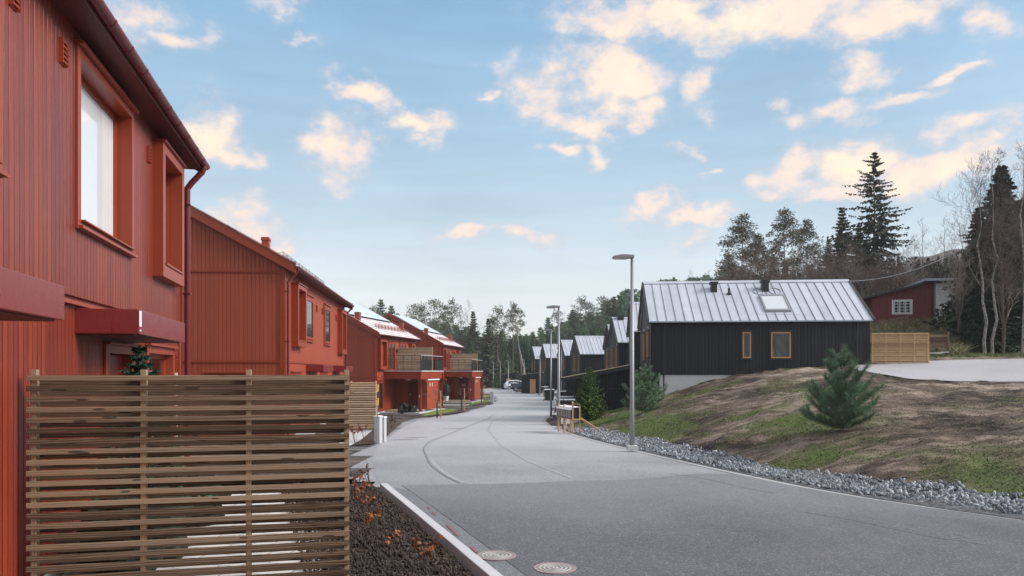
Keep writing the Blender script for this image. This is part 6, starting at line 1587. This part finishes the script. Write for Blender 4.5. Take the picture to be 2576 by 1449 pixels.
# distant wooded hill behind on the right
Vh = []; 
hb = MB(); hp = [(1300, 960), (1900, 930), (2100, 780), (2200, 700), (2300, 655), (2380, 636), (2460, 640), (2700, 600), (3000, 610)]
def hill():
    Yh = 260; n = 60; V = []
    for i in range(n):
        px = 1300 + i * (3400 - 1300) / (n - 1); y = float(np.interp(px, [p[0] for p in hp], [p[1] for p in hp])) ; x, _, z = at(px, y, Yh)
        for k in range(14):
            f = k / 13; zz = (z) * math.sin(f * math.pi / 2) + 2 * mnoise.fractal(Vector((x * .04, f * 6, 0)), 1, 2, 4) * (f > 0); V.append((x * (1 + .25 * (f - 1)), Yh - 110 * (1 - f), zz if f > 0 else -4))
    Fc = [(i * 14 + k, (i + 1) * 14 + k, (i + 1) * 14 + k + 1, i * 14 + k + 1) for i in range(n - 1) for k in range(13)]
    t = MT('wooded_hill', (.1, .09, .08), .95); f = t.noise(t.co(), .25, 9, .8); t.color(t.ramp(f, [(.3, (.05, .05, .045)), (.5, (.14, .115, .105)), (.7, (.24, .19, .175))])); t.bump(f, 1, 2)
    o = np_mesh('hills', np.array(V), np.array(Fc), t.m, nv=4); tag(o, 'distant brown wooded hill behind the barn', kind='structure')
hill()
# grass and undergrowth bank below the barn
def bank(i):
    while True:
        x = random.uniform(16, 36); y = random.uniform(38, 57)
        if 2180 < CX + F * x / y < 2420: return (x, y, H1a(x, y))
blades('grass', 9000, bank, .45, leafy('dry_grass', (.10, .09, .04), (.34, .30, .17)), 'long yellowish dry grass on the bank below the barn', w=.035)
def verge(i):
    x = random.uniform(20, 42); y = random.uniform(37.2, 41); return (x, y, H1a(x, y))
blades('grass', 7000, verge, .12, M_blade, 'short rough grass along the far side of the upper lane', w=.02)
for (x, y, H, k) in ((15.5, -10, 8.5, 0), (17.5, -13, 9, 1), (19.5, -10, 8, 0), (21.2, -12, 9, 0), (23.5, -14, 9, 1), (26, -11, 8.5, 0)):
    plant(BR[k], x, y, H, 'bare tree behind the viewer mirrored in the black house panes', 'tree', 'bare trees mirrored in the panes', z=0)
# overhead cable
a = Vector(at(2098, 706, 52)); b = Vector(at(2440, 615, 48)); mb = MB(); pts = []
for k in range(25):
    f = k / 24; p = a.lerp(b, f); p.z -= 1.35 * 4 * f * (1 - f) * .55; pts.append(p)
mb.tube(pts, .022, 6); o = mb.build('overhead_cable', M_cab); tag(o, 'pale overhead cable sagging in front of the hill trees', 'cable')
mb = MB(); mb.tube([(0, 0, 0), (0, 0, a.z - H1(a.x, a.y) + .3)], [.10, .07], 8); o = mb.build('cable_pole', M_bark); o.location = (a.x, a.y, H1(a.x, a.y)); tag(o, 'wooden cable pole hidden behind the black house ridge', 'pole')

# ------------------------------------------------------------------ young pines, small spruce
def needles(P, D, n_per, ln, w, g, spread=.9):
    """P,D: shoot points and directions (n,3) -> triangles"""
    P = np.repeat(P, n_per, 0); D = np.repeat(D, n_per, 0); n = len(P)
    r = g.standard_normal((n, 3)); r -= (r * D).sum(1, keepdims=True) * D; r = unit(r)
    d = unit(D * (.55 + .4 * g.random((n, 1))) + r * spread * (.7 + .6 * g.random((n, 1)))); l = ln * (.65 + .5 * g.random((n, 1)))
    P = P + D * g.uniform(-.02, .02, (n, 1)); s = unit(np.cross(d, g.standard_normal((n, 3)))) * w
    return np.stack([P - s, P + s, P + d * l], 1).reshape(-1, 3)
def young_pine(name, H, seed, label, loc, mat, ln=.085, w=.004, dens=16, cat='pine', wide=.56, bark=None, step=.026):
    g = np.random.default_rng(seed); t = thing(name, loc, 0, label, cat); mb = MB(); PP = []; DD = []
    def shoot(p, d, L, r, curve=.35, lv=0):
        n = max(3, int(L / step)); q = np.array(p, float); d = np.array(d, float); pts = [q.copy()]
        for k in range(n):
            d = d + np.array([0, 0, curve / n]) + g.standard_normal(3) * .03; d /= np.linalg.norm(d); q = q + d * L / n; pts.append(q.copy())
            if lv > 0 or k > n * .15: PP.append(q.copy()); DD.append(d.copy())
        mb.tube(pts[::max(1, n // 4)] + [pts[-1]], list(np.linspace(r, r * .4, len(pts[::max(1, n // 4)]) + 1)), 5)
        return pts, d
    tp = [(0, 0, -.1)]; 
    for k in range(8): tp.append((g.normal() * .012, g.normal() * .012, H * .88 * (k + 1) / 8))
    mb.tube(tp, list(np.linspace(.032, .012, len(tp))), 8)
    z = .035 * H
    while z < H * .80:
        f = z / H; nb = 5 if f < .6 else 3; a0 = g.uniform(0, 6)
        for b in range(nb):
            a = a0 + 2 * math.pi * b / nb + g.normal() * .2; L = H * wide * (1 - f) ** .85 * g.uniform(.7, 1.2) * (1.0 if f > .1 else .8)
            el = .14 + .85 * f; d = (math.cos(a) * math.cos(el), math.sin(a) * math.cos(el), math.sin(el))
            pts, dl = shoot((0, 0, z), d, L, .012, .40 + .55 * f)
            for j in range(2, len(pts) - 1, max(2, len(pts) // 5)):
                for s_ in (-1, 1):
                    if g.random() < .9:
                        dd_ = unit(np.array(pts[j]) - np.array(pts[j - 1])); sd = np.array([-math.sin(a), math.cos(a), 0]) * s_; shoot(pts[j], unit(dd_ * .8 + sd * .7 + np.array([0, 0, .2])), L * g.uniform(.25, .42), .006, .6, 1)
        z += H * (.10 if f < .4 else .15)
    shoot((0, 0, H * .78), (0.02, 0, 1), H * .22, .01, 0, 1)
    for b in range(3):
        a = g.uniform(0, 6.28); shoot((0, 0, H * .80), (math.cos(a) * .7, math.sin(a) * .7, 1), H * .20, .008, .2, 1)
    mb.build('trunk', bark or M_pbark, t)
    V = needles(np.array(PP), np.array(DD), dens, ln, w, g)
    np_mesh('needles', V, np.arange(len(V)).reshape(-1, 3), mat, t); return t
x, _, z = at(2118, 1087, 16.7); z = H1(x, 16.7)
young_pine('young_pine', 1.92, 5, 'bushy blue green young pine on the bank in the right foreground', (x, 16.7, z), M_ypine, ln=.125, w=.0026, dens=17)
x = at(1625, 1039, 30)[0]; young_pine('young_pine', 1.95, 8, 'young pine just right of the nearest street lamp, before the concrete plinth', (x, 30, H1(x, 30)), M_ypine, ln=.12, w=.006, dens=10, step=.04)
ys = sprucep('young_spruce', 2.5, .80, 71, M_yspruce, r0=.03, whorls=22, nb=10, pts=8, leaf=.17, z0=.04, droop=-.15, irregular=.15, power=.6)
x = at(1483, 1060, 34)[0]; plant(ys, x, 34, 2.45, 'small bright green spruce with a bare leader, behind the mailboxes', 'spruce', sx=1.0)
# yard fir by the entrance
yf = sprucep('potted_fir', 2.3, .62, 73, leafy('fir_needles', (.012, .05, .03), (.05, .12, .07)), r0=.03, whorls=18, nb=9, pts=7, leaf=.17, z0=.25, droop=.1, irregular=.15)
plant(yf, -.5016 * 8.7 - .02, 8.7, 2.28, 'dark green fir beside the entrance door of the nearest house', 'fir', z=.02)
# saplings with stakes on the lawns
for i, (px, yb, yt, Y, lb_) in enumerate([(1101, 1047, 975, 42.5, 'bare sapling with pale stake on the nearer porch lawn'), (1162, 1033, 968, 50, 'spreading bare sapling with a pale stake at the end of the nearer lawn'), (1212, 1018, 975, 62, 'bare sapling with stake on the farther porch lawn')]):
    x = at(px, yb, Y)[0]; z = zr(Y); Hs = (HY - yt) / F * Y + CAMZ - z
    p = bare_proto('sapling', 3, 100 + i, .75, .016, 3, .045, twig=M_twigp, nmain=6, fan=2, start=.45); plant(p, x, Y, Hs, lb_, 'sapling', z=z)
    mb = MB(); mb.box(-.035, .035, -.035, .035, -.05, 1.55); o = mb.build('timber_stake', M_tanpost); o.location = (x + .18, Y - .1, z); tag(o, 'pale timber stake supporting the ' + lb_.replace('bare ', '').replace(' with pale stake', '').replace(' with a pale stake', '').replace(' with stake', ''), 'stake')
    mb = MB(); mb.tube([(0, 0, -.05), (0, 0, .9)], .03, 8); o = mb.build('black_tree_guard', M_dark); o.location = (x - .03, Y - .12, z); tag(o, ['short black tree guard on the nearer porch lawn', 'short black tree guard at the road end of the nearer lawn', 'short black tree guard on the farther porch lawn'][i], 'tree guard')
# rusty beech saplings in the near bed and by the small fence
def leaf_sapling(px, py, h, n, mat, label, Y=None, sp=.16, ls=.055):
    if Y is None: x, Y = gp(px, py)
    else: x = at(px, py, Y)[0]
    z = H1(x, Y) + .03; t = thing('beech_sapling', (x, Y, z), 0, label, 'sapling', 'rusty leaved saplings'); g = np.random.default_rng(int(px))
    mb = MB(); C = []; U = []; V = []
    for k in range(5):
        a = g.uniform(0, 6.28); tip = np.array([math.cos(a) * sp * g.uniform(.2, 1), math.sin(a) * sp * g.uniform(.2, 1), h * g.uniform(.6, 1)]); mid = tip * .5 + np.array([0, 0, h * .12])
        mb.tube([(0, 0, -.03), tuple(mid), tuple(tip)], [.006, .004, .002], 4)
        for j in range(n):
            f = g.uniform(.3, 1); p = (mid * (1 - f) + tip * f) + g.standard_normal(3) * .015; d = unit(g.standard_normal(3) + np.array([0, 0, -.3])); C.append(p); U.append(d * ls * g.uniform(.6, 1.2)); V.append(unit(np.cross(d, g.standard_normal(3))) * ls * .35)
    mb.build('stems', M_bark, t); Vq = quads_from(np.array(C), np.array(U), np.array(V)); np_mesh('leaves', Vq, np.arange(len(Vq)).reshape(-1, 4), mat, t, nv=4)
for (px, py, h, n, mt_, lb_) in [(1063, 1445, .34, 9, M_rust, 'orange leaved beech twig nearest the viewer, beside the kerb'), (948, 1362, .42, 8, M_rust, 'rusty beech sapling in the middle of the near bed'), (925, 1310, .42, 9, M_rust, 'rusty beech sapling behind the middle one in the near bed'),
                                 (912, 1272, .42, 9, M_rust, 'rusty beech sapling near the top of the near bed'), (900, 1245, .45, 8, M_rustd, 'darker rusty sapling right beside the large fence post'), (985, 1390, .22, 4, M_rust, 'tiny rusty twig near the kerb in the near bed'), (930, 1235, .5, 2, M_rustd, 'almost leafless thin sapling at the far end of the near bed')]:
    leaf_sapling(px, py, h, n, mt_, lb_)
for (px, py, lb_) in [(893, 1117, 'dark red leaved shrub left of the cabinets under the small fence'), (917, 1108, 'dark red leaved shrub under the right end of the small fence'), (985, 1078, 'thin dark red shrub right of the cabinets'), (1393, 1050, 'reddish leaved shrub in the bark bed behind the mailboxes')]:
    leaf_sapling(px, py, .55, 9, M_rustd, lb_, sp=.3, ls=.08)
# planting behind the large fence
for k, (x, y) in enumerate([(-4.0, 7.4), (-4.1, 8.0), (-4.35, 9.6)]):
    o = blob('low_shrub', 0, 0, .3, .42, .38, .38, M_spruce_dk, None, .5, k + 20, 4); o.location = (x + .15, y, .05); tag(o, ['low dark shrub closest behind the large fence', 'low dark shrub in front of the entrance door wall', 'low dark shrub beyond the entrance by the ground floor window'][k], 'shrub')


# ------------------------------------------------------------------ thin winter haze over the whole place
def haze():
    bm = bmesh.new(); bmesh.ops.create_cube(bm, size=1)
    for v in bm.verts: v.co = Vector((v.co.x * 900, v.co.y * 700 + 270, (v.co.z + .5) * 54 - 6))
    me = bpy.data.meshes.new('haze'); bm.to_mesh(me); bm.free(); o = bpy.data.objects.new('haze', me); COL.objects.link(o)
    m = bpy.data.materials.new('haze'); m.use_nodes = True; nt = m.node_tree; nt.nodes.clear()
    out = nt.nodes.new('ShaderNodeOutputMaterial'); v = nt.nodes.new('ShaderNodeVolumePrincipled'); v.inputs['Color'].default_value = (.93, .96, 1, 1); v.inputs['Density'].default_value = .0004; v.inputs['Anisotropy'].default_value = .2
    nt.links.new(v.outputs[0], out.inputs['Volume']); me.materials.append(m); tag(o, 'thin pale haze in the cold air', kind='stuff')
haze()
